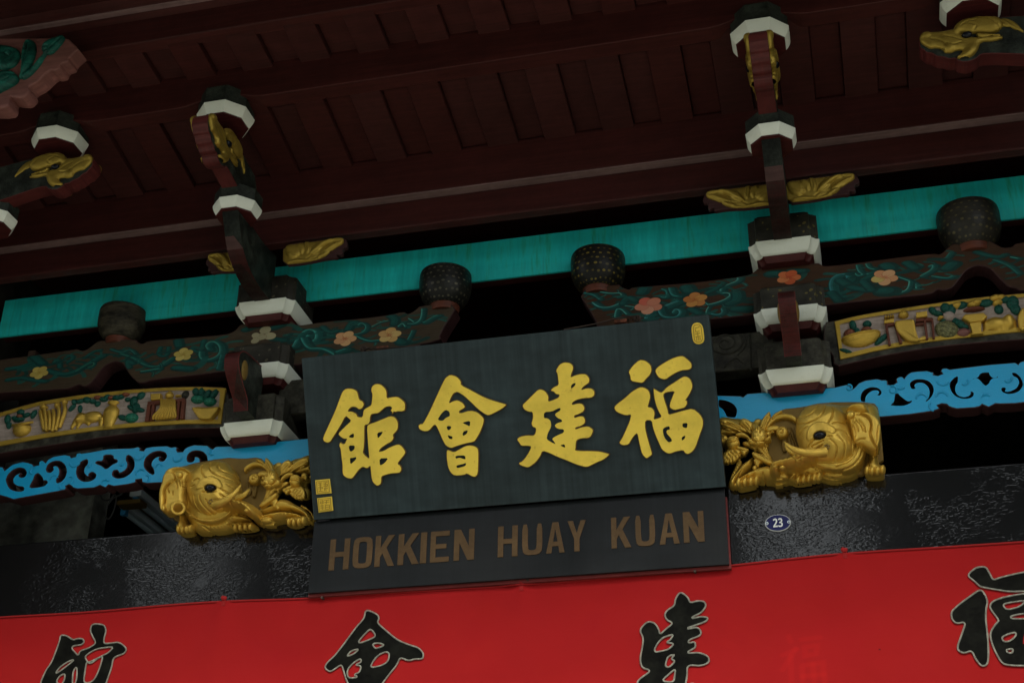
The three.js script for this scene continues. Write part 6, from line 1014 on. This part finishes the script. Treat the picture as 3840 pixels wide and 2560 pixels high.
  // lotus: stem, calyx, bud petals, leaves, fruit, scrolls
  const relief = (name, list, gl, mat = M.gold, w = .0026, sm = .002) => {
    const wide = a => { const q = pairs(a), cx = q.reduce((v, p) => v + p[0], 0) / q.length, cy = q.reduce((v, p) => v + p[1], 0) / q.length; return q.flatMap(([x, y]) => [cx + (x - cx) * 1.14, cy + (y - cy) * 1.14]); };
    const polys = list.map(([a, zb, t, R, H]) => PF(wide(a), zb + t + H * .6, zb, t * .7, R * .8, H * .8)), all = list.flatMap(q => flat2(q[0], .1)), b = new THREE.Box2().setFromPoints(all), g2 = lines2(gl.map(q => v2(q, .12)), w);
    parts.push([name, loc(nets((x, y, z) => { let d = polys[0](x, y, z); for (let i = 1; i < polys.length; i++) d = smin(d, polys[i](x, y, z), sm); return Math.abs(d) < .02 ? d + .008 * g2(x, y) : d; }, [b.min.x - .02, b.min.y - .05, -.01], [b.max.x + .02, b.max.y + .05, .22], .0038)), mat]);
  };
  relief('lotus_stem', [[[770, 850, 735, 790, 700, 720, 688, 640, 690, 590, 600, 600, 500, 610, 520, 660, 580, 740, 650, 810, 720, 865], .05, .02, .035, .05], [[360, 605, 440, 590, 500, 640, 560, 720, 600, 760, 520, 720, 470, 680, 400, 655], .05, .02, .03, .03]], [[750, 840, 650, 740, 580, 620], [760, 850, 680, 740, 640, 620], [740, 860, 620, 770, 540, 670], [765, 850, 705, 740, 672, 610], [600, 740, 500, 660, 400, 620]]);
  relief('foliage', [[[70, 300, 160, 280, 260, 300, 340, 300, 480, 345, 560, 300, 640, 330, 700, 400, 705, 520, 600, 560, 500, 560, 430, 500, 300, 478, 200, 500, 120, 520, 60, 470], .01, .03, .05, .03], [[500, 560, 700, 560, 690, 690, 740, 800, 770, 860, 650, 820, 560, 730, 480, 640], .01, .03, .04, .03], [[60, 600, 110, 560, 200, 640, 330, 650, 410, 690, 390, 760, 330, 790, 240, 850, 120, 860, 105, 760, 160, 690], .0, .03, .04, .025]],
    [[90, 300, 180, 360, 300, 420, 420, 440], [80, 360, 200, 420, 330, 460], [90, 430, 200, 470], [340, 310, 400, 400, 450, 480], [560, 310, 600, 400, 640, 500], [640, 340, 660, 440, 660, 520], [420, 350, 480, 420, 520, 500], [560, 600, 640, 720, 740, 850], [660, 590, 680, 700], [530, 620, 620, 740], [150, 640, 240, 680, 380, 720], [130, 740, 200, 700], [120, 820, 220, 770, 320, 720], [250, 840, 240, 780]], M.goldShaded, .003);
  relief('lotus_bud', [[[560, 360, 610, 410, 650, 440, 660, 490, 645, 550, 600, 578, 540, 575, 490, 545, 475, 490, 490, 430, 520, 390], .08, .05, .05, .055], [[560, 365, 590, 420, 595, 480, 560, 520, 530, 480, 530, 420], .10, .06, .03, .025], [[500, 510, 545, 495, 575, 530, 570, 575, 530, 570, 495, 545], .10, .06, .03, .025], [[650, 500, 610, 500, 575, 530, 580, 575, 625, 565, 650, 540], .10, .06, .03, .025]], [[490, 440, 530, 480, 545, 520], [640, 440, 605, 480, 600, 530], [560, 375, 565, 430, 560, 500], [495, 480, 530, 500]]);
  relief('lotus_calyx', [[[430, 545, 480, 530, 520, 575, 560, 590, 540, 610, 480, 610, 440, 590], .08, .05, .03, .03], [[530, 590, 575, 570, 625, 580, 650, 600, 610, 612, 575, 620, 540, 612], .10, .05, .03, .03], [[620, 565, 660, 540, 700, 500, 725, 520, 715, 555, 680, 575, 640, 580], .08, .05, .03, .03], [[655, 470, 690, 445, 720, 460, 722, 495, 690, 515, 660, 500], .07, .05, .03, .025]], [[450, 560, 500, 595], [555, 600, 575, 590, 600, 600], [650, 565, 700, 530]]);
  relief('upright_leaf', [[[588, 380, 620, 290, 680, 220, 710, 205, 718, 260, 700, 340, 660, 430, 640, 445, 600, 410], .05, .04, .03, .025]], [[620, 420, 660, 330, 705, 225], [605, 380, 640, 300, 680, 240], [655, 410, 690, 330]]);
  relief('arching_stem', [[[650, 420, 700, 320, 760, 260, 840, 220, 920, 222, 1000, 245, 1048, 280, 1040, 340, 1000, 320, 970, 300, 920, 285, 840, 300, 770, 340, 720, 400, 690, 440], .02, .05, .03, .03], [[720, 300, 770, 225, 830, 195, 872, 180, 862, 215, 820, 262, 760, 300], .04, .04, .02, .02]], [[690, 390, 780, 290, 880, 255, 1010, 285], [740, 270, 800, 220, 860, 190], [720, 340, 800, 270]]);
  relief('side_leaf', [[[68, 325, 110, 300, 180, 300, 250, 330, 320, 370, 390, 400, 440, 450, 420, 470, 330, 460, 250, 440, 160, 430, 100, 380], .04, .04, .03, .025], [[320, 330, 360, 290, 420, 300, 490, 350, 470, 420, 480, 480, 440, 470, 390, 400, 330, 360], .05, .04, .03, .025], [[70, 420, 140, 440, 260, 440, 300, 480, 200, 490, 120, 480, 70, 490, 90, 455], .03, .03, .02, .02], [[500, 340, 540, 300, 590, 300, 605, 340, 580, 380, 530, 370], .02, .03, .02, .015]], [[90, 330, 200, 360, 320, 420, 420, 455], [110, 375, 190, 400, 290, 430], [140, 318, 240, 348, 320, 390], [350, 340, 420, 400, 470, 470], [390, 330, 450, 390, 475, 440], [340, 360, 400, 420]]);
  relief('lotus_fruit', [[[140, 560, 180, 515, 240, 500, 290, 520, 305, 570, 290, 620, 240, 645, 180, 635, 148, 600], .06, .05, .06, .05], [[75, 555, 95, 520, 140, 510, 165, 540, 155, 590, 110, 605, 80, 590], .05, .04, .03, .02], [[270, 500, 320, 475, 380, 480, 430, 510, 470, 570, 440, 575, 400, 530, 340, 515, 300, 525], .07, .03, .02, .02], [[235, 640, 310, 655, 380, 665, 440, 690, 410, 720, 380, 758, 350, 740, 320, 710, 260, 680], .06, .03, .025, .02]], [[150, 605, 220, 580, 295, 600], [160, 625, 230, 610, 285, 615], [160, 570, 230, 545, 300, 565], [100, 560, 130, 545, 140, 570, 115, 580], [260, 660, 350, 690, 400, 690]]);
  relief('veined_leaf', [[[112, 800, 130, 740, 180, 690, 250, 672, 320, 700, 340, 730, 310, 790, 240, 845, 160, 865, 120, 850], .05, .035, .03, .015]], [[125, 850, 220, 770, 335, 710], [160, 730, 205, 775], [195, 705, 245, 755], [235, 690, 285, 735], [135, 780, 170, 805], [225, 830, 210, 785], [275, 795, 250, 752], [180, 850, 175, 810], [310, 760, 290, 735]], M.gold, .0026);
  relief('small_leaf', [[[492, 728, 560, 730, 640, 760, 700, 810, 745, 865, 690, 870, 620, 835, 550, 800, 510, 770], .08, .04, .025, .02], [[502, 830, 540, 800, 600, 830, 640, 870, 590, 870, 570, 920, 540, 895], .05, .04, .02, .02], [[485, 930, 505, 895, 540, 905, 545, 950, 510, 960], .04, .04, .02, .02]], [[510, 745, 620, 790, 725, 860], [540, 740, 620, 770, 690, 820]]);
  relief('scroll_tendril', [[[800, 440, 830, 395, 890, 385, 940, 420, 942, 480, 910, 515, 850, 520, 810, 490], .05, .05, .035, .03], [[660, 400, 720, 385, 780, 375, 840, 400, 800, 450, 750, 470, 700, 480, 660, 450], .04, .04, .03, .02]], [[820, 450, 850, 420, 890, 435, 880, 480, 845, 480], [700, 440, 760, 420, 800, 430]]);
  relief('inner_frond', [[[865, 530, 920, 500, 935, 600, 930, 700, 890, 715, 868, 640], .02, .05, .03, .02], [[930, 420, 990, 400, 1030, 500, 1060, 600, 1085, 660, 1040, 690, 960, 650, 930, 560], .01, .05, .04, .03]], [[890, 530, 900, 690], [960, 450, 1000, 600], [980, 430, 1040, 600]], M.goldDim);
  const right = thing('gilt_elephant', 'gilt carved elephant with lotus crouching on the lintel right of plaque', 'carved elephant', null, O);
  for (const [n, g, m] of parts) mesh(n, g, m, right);
  const OL = V(eyeL.x + (eyeC.x - O.x), O.y, O.z), left = thing('gilt_elephant', 'gilt carved elephant with lotus crouching on the lintel left of plaque', 'carved elephant', null, OL), w = (x, y, z) => at(...ZF(x, y), z);
  for (const [n, g, m] of parts) if (!['body', 'eye', 'tusk', 'tusk_socket'].includes(n)) mesh(n, mirrorX(g), m, left);
  part('body', gBodyL, M.gold, left); part('eye', sph(eyeL.clone().setZ(.230), .030, .0205, .022), M.black, left);
  part('tusk', tusk([w(880, 800, .222), w(960, 770, .245), w(1060, 710, .262), w(1160, 625, .262), w(1248, 505, .255)], .026), M.gold, left);
  part('tusk', tusk([w(1190, 700, .20), w(1260, 670, .21), w(1320, 620, .21), w(1360, 566, .205)], .02), M.gold, left);
  { const q = w(818, 748, .232); part('tusk_socket', new THREE.TorusGeometry(.011, .005, 8, 18).translate(q.x, q.y, q.z), M.goldDim, left); }
  const rc = w(360, 840, .2); part('ear_ring', new THREE.TorusGeometry(.034, .0085, 10, 28).rotateY(.5).translate(rc.x, rc.y, rc.z), M.gold, left);
}
renderer.render(scene, camera);
